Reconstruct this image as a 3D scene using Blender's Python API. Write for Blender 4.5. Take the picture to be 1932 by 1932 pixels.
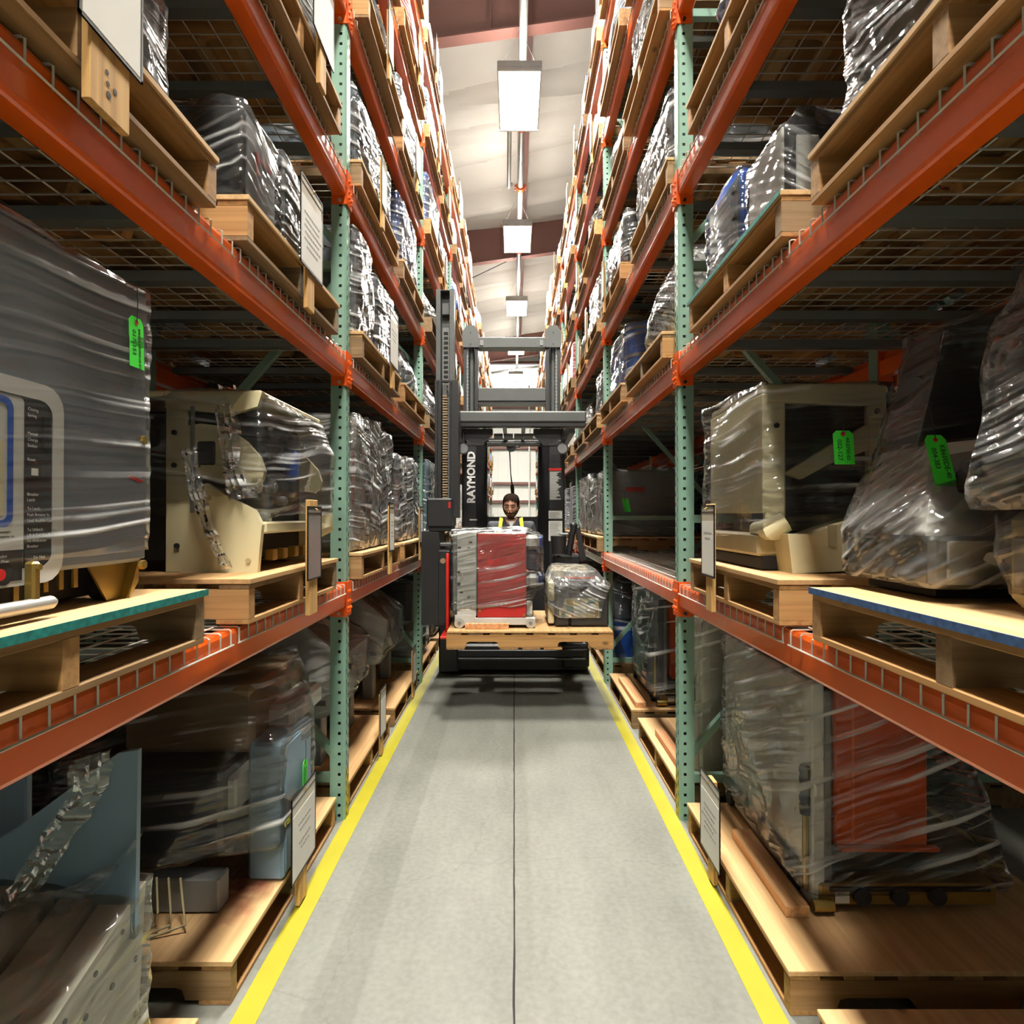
import bpy, bmesh, math, random
from mathutils import Vector, Matrix, noise
for _o in list(bpy.data.objects): bpy.data.objects.remove(_o)
SC = bpy.context.scene
COL = SC.collection
rad = math.radians
# ---------------------------------------------------------------- camera, world, exposure
_c = bpy.data.cameras.new('camera'); CAM = bpy.data.objects.new('camera', _c); COL.objects.link(CAM)
CAM.location = (0, 0, 1.51); CAM.rotation_euler = (rad(90.447), 0, 0)
_c.sensor_width = 36.0; _c.lens = 1153/1932*36; _c.shift_x = -4/1932; _c.clip_start = .02; _c.clip_end = 200
SC.camera = CAM
W = bpy.data.worlds.new('world'); SC.world = W; W.use_nodes = True
W.node_tree.nodes['Background'].inputs[0].default_value = (1, .96, .9, 1)
W.node_tree.nodes['Background'].inputs[1].default_value = .02
SC.view_settings.view_transform = 'Standard'; SC.view_settings.look = 'None'
SC.view_settings.gamma = 1; SC.view_settings.use_curve_mapping = False
SC.view_settings.exposure = 0.35
SC.cycles.max_bounces = 4; SC.cycles.diffuse_bounces = 2; SC.cycles.glossy_bounces = 2; SC.cycles.caustics_reflective = False; SC.cycles.caustics_refractive = False
SC.cycles.use_adaptive_sampling = True; SC.cycles.adaptive_threshold = .13; SC.cycles.use_light_tree = False
SC.cycles.transparent_max_bounces = 10; SC.cycles.sample_clamp_indirect = 4.0
LAMP = 215.0; UP_FILL = .16                      # radiance of the ceiling fixtures; share of the added upward fill
LAMP_COL = (1.0, .955, .86, 1)
LIGHT_X, LIGHT_Z = .07, 7.29
LIGHT_Y = [8.45 + 4.2*i for i in range(-3, 5)]
# ---------------------------------------------------------------- layout numbers (metres, camera at x=0 y=0)
FX = {-1: .841, 1: .822}          # distance of each rack's face from the camera's line
PITCH, Y1, POST, DEPTH, POST_H = 2.515, 3.05, .076, 1.07, 6.1
def UY(k): return Y1 + PITCH*(k-1)
BEAM_B = [1.057, 2.21, 3.12, 4.03, 4.94, 5.85]; BEAM_H = .115
DECK = [0.0] + [b+BEAM_H+.013 for b in BEAM_B]
NB = 9                            # bays per side
def SX(s, d): return s*(FX[s]+d)
rnd = random.Random(7)
# ---------------------------------------------------------------- node helpers
def lin(c):
    return tuple((x/12.92 if x <= .04045 else ((x+.055)/1.055)**2.4) for x in c)
def rgb(r, g, b): return lin((r/255, g/255, b/255)) + (1,)
class NT:
    def __init__(s, name):
        s.m = bpy.data.materials.new(name); s.m.use_nodes = True
        s.t = s.m.node_tree; s.t.nodes.clear()
        s.out = s.t.nodes.new('ShaderNodeOutputMaterial')
    def n(s, typ, ins=None, **kw):
        x = s.t.nodes.new('ShaderNode'+typ)
        for k, v in kw.items(): setattr(x, k, v)
        for k, v in (ins or {}).items():
            if isinstance(v, bpy.types.NodeSocket): s.t.links.new(v, x.inputs[k])
            else: x.inputs[k].default_value = v
        return x
    def math(s, op, a, b=0.0, clamp=False):
        return s.n('Math', {0: a, 1: b}, operation=op, use_clamp=clamp).outputs[0]
    def ramp(s, fac, stops, interp='LINEAR'):
        r = s.n('ValToRGB', {0: fac}); r.color_ramp.interpolation = interp
        e = r.color_ramp.elements
        while len(e) < len(stops): e.new(.5)
        for q, (p, c) in zip(e, stops):
            q.position = p; q.color = c if len(c) == 4 else tuple(c)+(1,)
        return r.outputs[0]
    def noise(s, vec, scale, detail=3, rough=.5):
        return s.n('TexNoise', {'Vector': vec, 'Scale': scale, 'Detail': detail, 'Roughness': rough}).outputs[0]
    def mapping(s, vec, scale=(1, 1, 1), rot=(0, 0, 0), loc=(0, 0, 0)):
        return s.n('Mapping', {0: vec, 1: loc, 2: rot, 3: scale}).outputs[0]
    def mix(s, fac, a, b, typ='MIX'):
        x = s.n('MixRGB', {0: fac, 1: a, 2: b}, blend_type=typ); return x.outputs[0]
    def bump(s, h, strength=.3, dist=.01):
        return s.n('Bump', {'Height': h, 'Strength': strength, 'Distance': dist}).outputs[0]
    def done(s, sock): s.t.links.new(sock, s.out.inputs[0]); return s.m
    def obj(s): return s.n('TexCoord').outputs['Object']
    def rand(s): return s.n('ObjectInfo').outputs['Random']
MAT = {}
def paint(name, c, rough=.45, metal=0.0, var=.12, scale=6, bump=0.0, spec=.5, coat=0.0):
    t = NT(name); o = t.obj(); f = t.noise(o, scale, 1)
    d = tuple(x*(1-var) for x in c[:3])+(1,); l = tuple(min(1, x*(1+var)) for x in c[:3])+(1,)
    ins = {'Base Color': t.ramp(f, [(.3, d), (.7, l)]), 'Roughness': rough, 'Metallic': metal, 'Specular IOR Level': spec, 'Coat Weight': coat, 'Coat Roughness': .2}
    if bump: ins['Normal'] = t.bump(t.noise(o, 60, 3), bump, .004)
    MAT[name] = t.done(t.n('BsdfPrincipled', ins).outputs[0]); return MAT[name]
def wood(name, ca, cb, axis, rough=.75, fine=45, depth=.45):
    t = NT(name); o = t.obj(); r = t.rand()
    off = t.n('VectorMath', {0: o, 1: t.n('CombineXYZ', {0: t.math('MULTIPLY', r, 31.), 1: t.math('MULTIPLY', r, 17.), 2: t.math('MULTIPLY', r, 7.)}).outputs[0]}, operation='ADD').outputs[0]
    sc = [fine]*3; sc[axis] = fine*.04
    g = t.noise(t.mapping(off, tuple(sc)), 1.0, 2, .6)
    sc2 = [7]*3; sc2[axis] = .8
    g2 = t.noise(t.mapping(off, tuple(sc2)), 1.0, 1)
    base = t.mix(r, ca, cb)
    dark = t.mix(1.0, base, (.55, .47, .38, 1), 'MULTIPLY')
    c = t.mix(t.math('MULTIPLY', t.ramp(g, [(.35, (1, 1, 1)), (.62, (0, 0, 0))]), depth*1.5), base, dark)
    c = t.mix(t.math('MULTIPLY', t.ramp(g2, [(.55, (0, 0, 0)), (.8, (1, 1, 1))]), .45), c, dark)
    k = t.n('TexVoronoi', {'Vector': t.mapping(off, tuple(4 if i != axis else 2.2 for i in range(3))), 'Scale': 1.0}).outputs[0]
    c = t.mix(t.ramp(k, [(.03, (1, 1, 1)), (.075, (0, 0, 0))]), c, tuple(x*.35 for x in ca[:3])+(1,))
    MAT[name] = t.done(t.n('BsdfPrincipled', {'Base Color': c, 'Roughness': rough}).outputs[0]); return MAT[name]
def film(name, base=.05, streak=.55, tint=(.97, .97, .96, 1), white=(.86, .87, .87, 1), fine=42, along=1.1, crinkle=.35, rough=.12, bump=.55, fres=.8, wave=.05):
    """clear stretch film: see-through, glossy, whiter where pulled into folds"""
    t = NT(name); o = t.obj(); r = t.rand()
    a = t.math('MULTIPLY', t.math('SUBTRACT', r, .5), .9)
    v = t.n('VectorRotate', {'Vector': o, 'Angle': a}, rotation_type='X_AXIS').outputs[0]
    v = t.n('VectorRotate', {'Vector': v, 'Angle': a}, rotation_type='Y_AXIS').outputs[0]
    big = t.noise(o, 2.6, 0.0)
    wv = t.n('VectorMath', {0: t.mapping(v, (along, along, fine)), 1: t.n('CombineXYZ', {2: t.math('MULTIPLY', big, fine*wave)}).outputs[0]}, operation='ADD').outputs[0]
    s1 = t.noise(wv, 1.0, .8, .6)
    st = t.ramp(s1, [(.54, (0, 0, 0)), (.68, (1, 1, 1))])
    st = t.math('MULTIPLY', st, t.ramp(big, [(.38, (.1, .1, .1)), (.62, (1, 1, 1))]))
    h = s1
    if crinkle: h = t.math('ADD', s1, t.math('MULTIPLY', t.noise(o, 17, .6, .6), crinkle))
    nb = t.bump(h, bump, .03)
    fr = t.n('Fresnel', {'IOR': 1.45, 'Normal': nb}).outputs[0]
    A = t.n('MixShader', {0: t.math('ADD', t.math('MULTIPLY', fr, fres), .03, True), 1: t.n('BsdfTransparent', {0: tint}).outputs[0], 2: t.n('BsdfGlossy', {0: (1, 1, 1, 1), 'Roughness': rough, 'Normal': nb}).outputs[0]}).outputs[0]
    f = t.math('ADD', t.math('MULTIPLY', st, streak), base, True)
    MAT[name] = t.done(t.n('MixShader', {0: f, 1: A, 2: t.n('BsdfDiffuse', {0: white, 'Normal': nb}).outputs[0]}).outputs[0]); return MAT[name]
def wrapped(name, c, amount=.6):
    t = NT(name); o = t.obj(); r = t.rand()
    a = t.math('MULTIPLY', t.math('SUBTRACT', r, .5), 1.2)
    v = t.n('VectorRotate', {'Vector': o, 'Angle': a}, rotation_type='X_AXIS').outputs[0]
    s1 = t.noise(t.mapping(v, (3, 3, 30)), 1.0, 1, .6); cr = t.noise(o, 9, 1)
    f = t.math('MULTIPLY', t.ramp(s1, [(.42, (0, 0, 0)), (.72, (1, 1, 1))]), amount)
    f = t.math('MAXIMUM', f, t.math('MULTIPLY', t.ramp(cr, [(.5, (0, 0, 0)), (.7, (1, 1, 1))]), amount*.7))
    col = t.mix(f, c, (.8, .81, .82, 1))
    MAT[name] = t.done(t.n('BsdfPrincipled', {'Base Color': col, 'Roughness': .3, 'Normal': t.bump(t.math('ADD', s1, cr), .8, .03)}).outputs[0]); return MAT[name]
def emit(name, c, s):
    t = NT(name); MAT[name] = t.done(t.n('Emission', {0: c, 1: s}).outputs[0]); return MAT[name]
# colours
paint('orange', rgb(240, 98, 16), .34, var=.1, scale=3, spec=.5, coat=.7)
paint('orange_bright', rgb(236, 96, 20), .35, var=.06)
paint('teal', rgb(128, 164, 146), .38, var=.06, scale=3)
paint('yellow_paint', rgb(172, 163, 36), .5, var=.05)
paint('steel_wire', rgb(206, 202, 192), .4, .2, .05)
paint('channel', rgb(112, 116, 114), .45, .3, .08)
paint('zinc', rgb(200, 200, 196), .35, .6, .06)
paint('brass', rgb(172, 146, 78), .35, .8, .15)
paint('charcoal', rgb(112, 117, 124), .42, var=.06)
paint('black', rgb(30, 30, 32), .45, var=.1)
paint('black_soft', rgb(44, 44, 46), .5, var=.1)
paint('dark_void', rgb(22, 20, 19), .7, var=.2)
paint('truck_grey', rgb(84, 87, 86), .45, var=.06)
paint('truck_black', rgb(36, 36, 38), .4, var=.08)
paint('truck_red', rgb(205, 44, 32), .35, var=.05)
paint('light_grey', rgb(204, 204, 198), .45, var=.05)
paint('mid_grey', rgb(128, 130, 130), .45, var=.06)
paint('blue_grey', rgb(112, 136, 152), .4, var=.06)
paint('slate', rgb(86, 96, 106), .4, var=.08)
paint('cream', rgb(214, 204, 164), .5, var=.08, scale=4)
paint('cream_dark', rgb(176, 164, 128), .55, var=.1)
paint('white_paint', rgb(232, 232, 224), .45, var=.04)
paint('paper', rgb(224, 222, 214), .7, var=.03)
paint('vinyl', rgb(196, 190, 172), .25, var=.05)
paint('ink', rgb(28, 28, 30), .8, var=.02)
paint('faint_ink', rgb(150, 148, 142), .8, var=.02)
paint('print_white', rgb(224, 224, 222), .6, var=.02)
paint('blue', rgb(38, 84, 172), .4, var=.1)
paint('red', rgb(192, 42, 38), .35, var=.06, scale=3)
paint('panel_orange', rgb(214, 78, 12), .4, var=.05)
paint('tag_green', rgb(66, 232, 60), .6, var=.04)
paint('tag_red', rgb(176, 44, 40), .6, var=.04)
paint('teal_edge', rgb(20, 122, 116), .7, var=.35, scale=60)
paint('blue_edge', rgb(52, 84, 128), .7, var=.35, scale=60)
paint('skin', rgb(205, 150, 122), .5, var=.05)
paint('lip', rgb(178, 104, 92), .5, var=.04)
paint('hair', rgb(40, 29, 23), .95, var=.3, scale=40, spec=.1)
paint('beard', rgb(74, 52, 40), .7, var=.3, scale=60, bump=.3)
paint('shirt', rgb(66, 68, 74), .8, var=.1)
paint('strap_yellow', rgb(242, 230, 40), .6, var=.03)
paint('rafter', rgb(124, 84, 76), .5, var=.05, scale=2)
paint('rubber', rgb(22, 22, 22), .8, var=.2)
paint('corrugated_card', rgb(150, 128, 98), .8, var=.08)
wood('ply', rgb(222, 184, 132), rgb(202, 160, 108), 1, fine=38, depth=.3)
wood('wood_y', rgb(200, 150, 90), rgb(136, 112, 80), 1)
wood('wood_x', rgb(198, 150, 92), rgb(140, 118, 88), 0)
wood('wood_z', rgb(222, 180, 112), rgb(206, 160, 96), 2)
wood('lumber', rgb(228, 166, 118), rgb(236, 186, 132), 1)
film('film', .015, .62)
film('film_heavy', .08, .8, crinkle=.9, bump=.9, fres=1.0)
film('film_yellow', .05, .5, (.97, .96, .88, 1), (.84, .83, .7, 1))
film('film_light', .012, .7, fine=46, along=.3, wave=.035, crinkle=0, bump=.4, fres=.6)
film('pouch_vinyl', .34, .0, (.8, .76, .72, 1), (.62, .58, .55, 1), crinkle=0, bump=.03)
for _n, _c0, _a in (('w_white', rgb(214, 214, 214), .7), ('w_grey', rgb(120, 124, 130), .6), ('w_dark', rgb(52, 54, 60), .5), ('w_blue', rgb(44, 82, 160), .45),
                    ('w_red', rgb(150, 50, 46), .5), ('w_cream', rgb(196, 186, 156), .6), ('w_slate', rgb(86, 98, 112), .55), ('w_brown', rgb(104, 84, 66), .4)):
    wrapped(_n, _c0, _a)
_t = NT('pink_stain'); MAT['pink_stain'] = _t.done(_t.n('MixShader', {0: _t.math('MULTIPLY', _t.ramp(_t.noise(_t.obj(), 14, 3), [(.3, (0, 0, 0)), (.7, (.9, .9, .9))]), _t.n('TexGradient', {0: _t.mapping(_t.obj(), (7.2, 3.3, 0), (0, 0, 0), (.124*7.2, -.4*3.3, 0))}, gradient_type='SPHERICAL').outputs[1]), 1: _t.n('BsdfTransparent').outputs[0], 2: _t.n('BsdfDiffuse', {0: rgb(196, 92, 88)}).outputs[0]}).outputs[0])
emit('lamp_glow', LAMP_COL, LAMP); emit('added_wall_glow', (1, 1, .98, 1), 1.3); emit('added_up_fill', LAMP_COL, LAMP*UP_FILL)  # end wall glow and upward fill are added emitters
# concrete floor
def _floor():
    t = NT('concrete'); o = t.obj()
    x = t.n('SeparateXYZ', {0: o}).outputs[0]
    n1 = t.noise(o, 1.3, 4, .6); n2 = t.noise(t.mapping(o, (3, .7, 1)), 2.2, 3, .65); n3 = t.noise(o, 42, 1)
    c = t.ramp(n1, [(.3, rgb(110, 111, 104)), (.5, rgb(122, 124, 115)), (.72, rgb(133, 135, 126))])
    c = t.mix(.35, c, t.ramp(n2, [(.3, rgb(108, 109, 102)), (.7, rgb(139, 140, 132))]))
    xw = t.math('ADD', t.math('ADD', x, t.math('MULTIPLY', t.math('SUBTRACT', n2, .5), .015)), 1.0)
    band = t.ramp(t.math('MULTIPLY', xw, .5), [(.0, (1, 1, 1)), (.176, (1, 1, 1)), (.18, (.86, .86, .85)), (.256, (.84, .84, .83)), (.26, (1, 1, 1)), (.45, (1, 1, 1)), (.47, (.92, .92, .91)), (.53, (.9, .89, .87)), (.54, (1.0, 1.0, .99)), (.72, (1, 1, 1)), (.76, (.95, .95, .94)), (.84, (.94, .94, .93)), (.87, (1, 1, 1))])
    c = t.mix(1.0, c, band, 'MULTIPLY')
    vd = t.n('TexVoronoi', {'Vector': t.n('VectorMath', {0: o, 1: t.n('VectorMath', {0: t.n('TexNoise', {'Vector': o, 'Scale': 2.5, 'Detail': 5.0, 'Roughness': .65}).outputs[1], 'Scale': .32}, operation='SCALE').outputs[0]}, operation='ADD').outputs[0], 'Scale': .62}, feature='DISTANCE_TO_EDGE').outputs[0]
    crack = t.math('MULTIPLY', t.ramp(vd, [(.0015, (1, 1, 1)), (.004, (0, 0, 0))]), .35)
    c = t.mix(crack, c, rgb(96, 92, 84))
    spots = t.ramp(t.noise(o, 5.5, 2), [(.7, (0, 0, 0)), (.8, (1, 1, 1))])
    c = t.mix(t.math('MULTIPLY', spots, .35), c, rgb(128, 118, 100))
    c = t.mix(.04, c, t.ramp(n3, [(.3, (.1, .1, .1)), (.7, (.9, .9, .9))]))
    MAT['concrete'] = t.done(t.n('BsdfPrincipled', {'Base Color': c, 'Roughness': t.ramp(n1, [(.3, (.5, .5, .5)), (.7, (.62, .62, .62))]), 'Normal': t.bump(n3, .08, .003)}).outputs[0])
_floor()
def _ceil():
    t = NT('ceiling_vinyl'); o = t.obj()
    c = t.ramp(t.noise(o, .8, 3), [(.3, rgb(226, 218, 208)), (.7, rgb(234, 228, 220))])
    MAT['ceiling_vinyl'] = t.done(t.n('BsdfPrincipled', {'Base Color': c, 'Roughness': .6, 'Normal': t.bump(t.noise(t.mapping(o, (1, 3, 1)), 2, 3), .2, .03)}).outputs[0])
_ceil()
paint('wall_white', rgb(226, 226, 220), .6, var=.02, scale=2)
# ---------------------------------------------------------------- mesh helpers
ORG = {}
class MB:
    def __init__(s): s.v = []; s.f = []; s.mi = []
    def add(s, vs, fs, mi=0):
        b = len(s.v); s.v += [tuple(p) for p in vs]; s.f += [tuple(i+b for i in f) for f in fs]; s.mi += [mi]*len(fs); return s
    def box(s, x0, x1, y0, y1, z0, z1, mi=0):
        if x0 > x1: x0, x1 = x1, x0
        if y0 > y1: y0, y1 = y1, y0
        return s.add([(x0, y0, z0), (x1, y0, z0), (x1, y1, z0), (x0, y1, z0), (x0, y0, z1), (x1, y0, z1), (x1, y1, z1), (x0, y1, z1)],
                     [(0, 3, 2, 1), (4, 5, 6, 7), (0, 1, 5, 4), (1, 2, 6, 5), (2, 3, 7, 6), (3, 0, 4, 7)], mi)
    def cbox(s, x0, x1, y0, y1, z0, z1, c=.006, mi=0, M=None):
        if x0 > x1: x0, x1 = x1, x0
        if y0 > y1: y0, y1 = y1, y0
        c = min(c, (x1-x0)*.45, (y1-y0)*.45, (z1-z0)*.45)
        X, Y, Z = (x0, x1), (y0, y1), (z0, z1); pts = []
        for i in (0, 1):
            for j in (0, 1):
                for k in (0, 1):
                    a = (X[i], Y[j], Z[k]); d = (c if i == 0 else -c, c if j == 0 else -c, c if k == 0 else -c)
                    pts += [(a[0], a[1]+d[1], a[2]+d[2]), (a[0]+d[0], a[1], a[2]+d[2]), (a[0]+d[0], a[1]+d[1], a[2])]
        return s.hull(pts, mi, M)
    def hull(s, pts, mi=0, M=None):
        bm = bmesh.new()
        for p in pts: bm.verts.new(M @ Vector(p) if M else p)
        bmesh.ops.convex_hull(bm, input=list(bm.verts))
        bmesh.ops.delete(bm, geom=[v for v in bm.verts if not v.link_faces], context='VERTS')
        bmesh.ops.dissolve_limit(bm, angle_limit=.01, verts=list(bm.verts), edges=list(bm.edges))
        bm.verts.index_update(); bmesh.ops.recalc_face_normals(bm, faces=list(bm.faces))
        s.add([v.co[:] for v in bm.verts], [[v.index for v in f.verts] for f in bm.faces], mi); bm.free(); return s
    def prism(s, pts, axis, a0, a1, mi=0):
        def P(p, a):
            return (a, p[0], p[1]) if axis == 0 else (p[0], a, p[1]) if axis == 1 else (p[0], p[1], a)
        n = len(pts); vs = [P(p, a0) for p in pts]+[P(p, a1) for p in pts]
        fs = [tuple(range(n))[::-1], tuple(range(n, 2*n))]+[(i, (i+1) % n, n+(i+1) % n, n+i) for i in range(n)]
        return s.add(vs, fs, mi)
    def tube(s, path, r, n=6, mi=0, caps=True):
        path = [Vector(p) for p in path]; rs = r if isinstance(r, (list, tuple)) else [r]*len(path)
        b = []; vs = []; fs = []; prev = None
        for i, p in enumerate(path):
            t = (path[min(i+1, len(path)-1)]-path[max(i-1, 0)]).normalized()
            if prev is None: u = t.orthogonal().normalized()
            else:
                u = prev-t*prev.dot(t); u = u.normalized() if u.length > 1e-6 else t.orthogonal().normalized()
            prev = u; w = t.cross(u)
            vs += [p+(u*math.cos(2*math.pi*k/n+math.pi/n)+w*math.sin(2*math.pi*k/n+math.pi/n))*rs[i] for k in range(n)]
        for i in range(len(path)-1):
            fs += [(i*n+k, i*n+(k+1) % n, (i+1)*n+(k+1) % n, (i+1)*n+k) for k in range(n)]
        if caps: fs += [tuple(range(n))[::-1], tuple(range((len(path)-1)*n, len(path)*n))]
        return s.add(vs, fs, mi)
    def bar(s, a, b, w, h, up=(0, 0, 1), mi=0):
        a = Vector(a); b = Vector(b); t = (b-a).normalized(); u = Vector(up); x = t.cross(u)
        x = x.normalized() if x.length > 1e-6 else t.orthogonal().normalized(); z = x.cross(t)
        vs = []
        for p in (a, b):
            vs += [p-x*w/2-z*h/2, p+x*w/2-z*h/2, p+x*w/2+z*h/2, p-x*w/2+z*h/2]
        return s.add(vs, [(3, 2, 1, 0), (4, 5, 6, 7), (0, 1, 5, 4), (1, 2, 6, 5), (2, 3, 7, 6), (3, 0, 4, 7)], mi)
    def cyl(s, c, r, h, axis=2, n=16, mi=0, r2=None):
        c = Vector(c); a = Vector([(1, 0, 0), (0, 1, 0), (0, 0, 1)][axis])
        return s.tube([c, c+a*h], [r, r if r2 is None else r2], n, mi)
    def ball(s, c, rx, ry, rz, nu=12, nv=8, mi=0, M=None):
        vs = [Vector((0, 0, 1))]; fs = []
        for j in range(1, nv):
            a = math.pi*j/nv
            vs += [Vector((math.sin(a)*math.cos(2*math.pi*i/nu), math.sin(a)*math.sin(2*math.pi*i/nu), math.cos(a))) for i in range(nu)]
        vs.append(Vector((0, 0, -1))); L = len(vs)-1
        fs += [(0, 1+i, 1+(i+1) % nu) for i in range(nu)]
        for j in range(nv-2):
            b = 1+j*nu; fs += [(b+i, b+nu+i, b+nu+(i+1) % nu, b+(i+1) % nu) for i in range(nu)]
        b = 1+(nv-2)*nu; fs += [(b+i, L, b+(i+1) % nu) for i in range(nu)]
        out = []
        for v in vs:
            p = Vector((v.x*rx, v.y*ry, v.z*rz)); p = M @ p if M else p
            out.append(p+Vector(c))
        return s.add(out, fs, mi)
    def mesh(s, name, org=(0, 0, 0), smooth=False):
        m = bpy.data.meshes.new(name); o = Vector(org)
        m.from_pydata([Vector(p)-o for p in s.v], [], s.f)
        for p, i in zip(m.polygons, s.mi): p.material_index = i
        m.update()
        if smooth:
            m.polygons.foreach_set('use_smooth', [True]*len(m.polygons))
            try: m.set_sharp_from_angle(angle=rad(38))
            except Exception: pass
        return m
    def build(s, name, mats, parent=None, smooth=False, label=None):
        org = origin(parent) if parent else (0, 0, 0)
        m = s.mesh(name, org, smooth)
        for x in ([mats] if isinstance(mats, str) else mats): m.materials.append(MAT[x])
        return link(name, m, parent, label)
def origin(o):
    while o.parent: o = o.parent
    return o.location.copy()
def link(name, data, parent=None, label=None):
    o = bpy.data.objects.new(name, data); COL.objects.link(o)
    if parent: o.parent = parent
    if label: o['label'] = label
    return o
def tag(o, label=None, cat=None, group=None, kind=None):
    if label: o['label'] = label
    if cat: o['category'] = cat
    if group: o['group'] = group
    if kind: o['kind'] = kind
    return o
def thing(name, label, cat, loc, group=None):
    o = link(name, None); o.location = loc; o.empty_display_size = .1
    return tag(o, label, cat, group)
def solo(name, mb, mats, label, cat, loc=None, group=None, smooth=False):
    """a thing that is one mesh, its origin at loc"""
    m = mb.mesh(name, loc or (0, 0, 0), smooth)
    for x in ([mats] if isinstance(mats, str) else mats): m.materials.append(MAT[x])
    o = link(name, m)
    if loc: o.location = loc
    return tag(o, label, cat, group)
def inst(name, mesh, parent=None, loc=None):
    o = link(name, mesh, parent)
    if loc is not None: o.location = loc
    return o
def setmats(mesh, mats):
    for x in ([mats] if isinstance(mats, str) else mats): mesh.materials.append(MAT[x])
    return mesh
def text(s, size, name, mat, parent, M, extrude=.0004, align='LEFT', bold=0.0):
    cu = bpy.data.curves.new('t', 'FONT'); cu.body = s; cu.size = size; cu.extrude = extrude; cu.align_x = align; cu.resolution_u = 2; cu.offset = bold
    o = bpy.data.objects.new('t', cu); COL.objects.link(o)
    me = bpy.data.meshes.new_from_object(o.evaluated_get(bpy.context.evaluated_depsgraph_get())) if False else o.to_mesh().copy()
    bpy.data.objects.remove(o); bpy.data.curves.remove(cu)
    me.transform(Matrix.Translation(-Vector(origin(parent))) @ M)
    me.materials.clear(); me.materials.append(MAT[mat])
    return link(name, me, parent)
def frame_m(o, xa, ya):
    """matrix whose x axis is xa and y axis is ya (text plane), at o"""
    xa = Vector(xa).normalized(); ya = Vector(ya).normalized(); za = xa.cross(ya)
    return Matrix(((xa.x, ya.x, za.x, o[0]), (xa.y, ya.y, za.y, o[1]), (xa.z, ya.z, za.z, o[2]), (0, 0, 0, 1)))
def shell(pts, pad, L, amp, seed, iters=5, ridge=16):
    """stretch film: convex skin round the points, finely wrinkled"""
    c = sum((Vector(p) for p in pts), Vector())/len(pts)
    bm = bmesh.new()
    for p in pts:
        d = Vector(p)-c; bm.verts.new(c+d+Vector((math.copysign(pad, d.x), math.copysign(pad, d.y), math.copysign(pad, d.z) if d.z > 0 else 0)))
    bmesh.ops.convex_hull(bm, input=list(bm.verts))
    bmesh.ops.delete(bm, geom=[v for v in bm.verts if not v.link_faces], context='VERTS')
    bmesh.ops.triangulate(bm, faces=list(bm.faces))
    for _ in range(iters):
        es = [e for e in bm.edges if e.calc_length() > L]
        if not es: break
        bmesh.ops.subdivide_edges(bm, edges=es, cuts=1)
        bmesh.ops.triangulate(bm, faces=[f for f in bm.faces if len(f.verts) > 3])
    bm.normal_update()
    zlo = min(v.co.z for v in bm.verts); sd = Vector((seed*3.7, seed*1.3, seed*2.1)); tilt = math.sin(seed*12.3)*1.1
    for v in bm.verts:
        p = v.co+sd
        q = Vector((p.x*3, p.y*3, p.z*ridge+tilt*(p.x+p.y)*ridge*.5))
        n1 = noise.noise(q); n2 = noise.noise(p*5.0)
        v.co += v.normal*amp*((.5-abs(n1)*1.6)+.9*n2-.25); v.co.z = max(v.co.z, zlo)
    return bm
def ribbon(mb, path, widths, side, seed=1, m=9, amp=.012):
    path = [Vector(p) for p in path]; n = 6*(len(path)-1); side = Vector(side).normalized(); vs = []
    for i in range(n+1):
        t = i/6; k = min(int(t), len(path)-2); f = t-k
        p = path[k].lerp(path[k+1], f); w = widths[k]*(1-f)+widths[k+1]*f; d = (path[k+1]-path[k]).normalized(); nn = d.cross(side).normalized()
        for j in range(m+1):
            u = j/m-.5; q = Vector((u*9+seed, i*.35, seed*3.1))
            vs.append(p+side*u*2*w*(1+.25*noise.noise(Vector((i*.5, j*.9, seed))))+nn*(amp*2.2*noise.noise(q)+w*.5*(.25-u*u)))
    mb.add(vs, [(i*(m+1)+j, i*(m+1)+j+1, (i+1)*(m+1)+j+1, (i+1)*(m+1)+j) for i in range(n) for j in range(m)]); return mb
def pts_of(root, names=None, zmin=-9):
    out = []
    for c in root.children_recursive:
        if c.type == 'MESH' and (names is None or c.name.split('.')[0] in names):
            out += [v.co.copy() for v in c.data.vertices if v.co.z > zmin]
    return out
def wrap(root, pts=None, pad=.012, L=.06, amp=.012, seed=1, mat='film', zmin=-9, parent=None, ridge=16):
    pts = pts if pts is not None else pts_of(root, None, zmin)
    bm = shell(pts, pad, L, amp, seed, ridge=ridge)
    m = bpy.data.meshes.new('plastic_wrap'); bm.to_mesh(m); bm.free()
    m.polygons.foreach_set('use_smooth', [True]*len(m.polygons)); m.materials.append(MAT[mat])
    return link('plastic_wrap', m, parent or root, 'clear plastic stretch film')
# ---------------------------------------------------------------- the room
def structure(name, mb, mats, smooth=False):
    return tag(mb.build(name, mats, None, smooth), kind='structure')
WX0, WX1, WY0, WY1 = -11.5, 11.5, -11.0, 30.0
def ceil_z(x): return 9.46 + .14*x
structure('floor', MB().box(WX0, WX1, WY0, WY1, -.1, 0), 'concrete')
structure('trim_1', MB().box(-.848, -.770, WY0+.5, 27.0, 0, .0015), 'yellow_paint')
structure('trim_2', MB().box(.741, .820, WY0+.5, 27.0, 0, .0015), 'yellow_paint')
def _joint():
    mb = MB(); r = random.Random(3); y = WY0+.5; pl = []
    while y < 29: pl.append((r.uniform(-.0012, .0012), y, r.uniform(.0026, .0042))); y += .08
    vs = []; 
    for x, yy, w in pl: vs += [(x-w, yy, .0012), (x+w, yy, .0012)]
    mb.add(vs, [(2*i, 2*i+1, 2*i+3, 2*i+2) for i in range(len(pl)-1)])
    structure('trim_3', mb, 'dark_void')
_joint()
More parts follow.
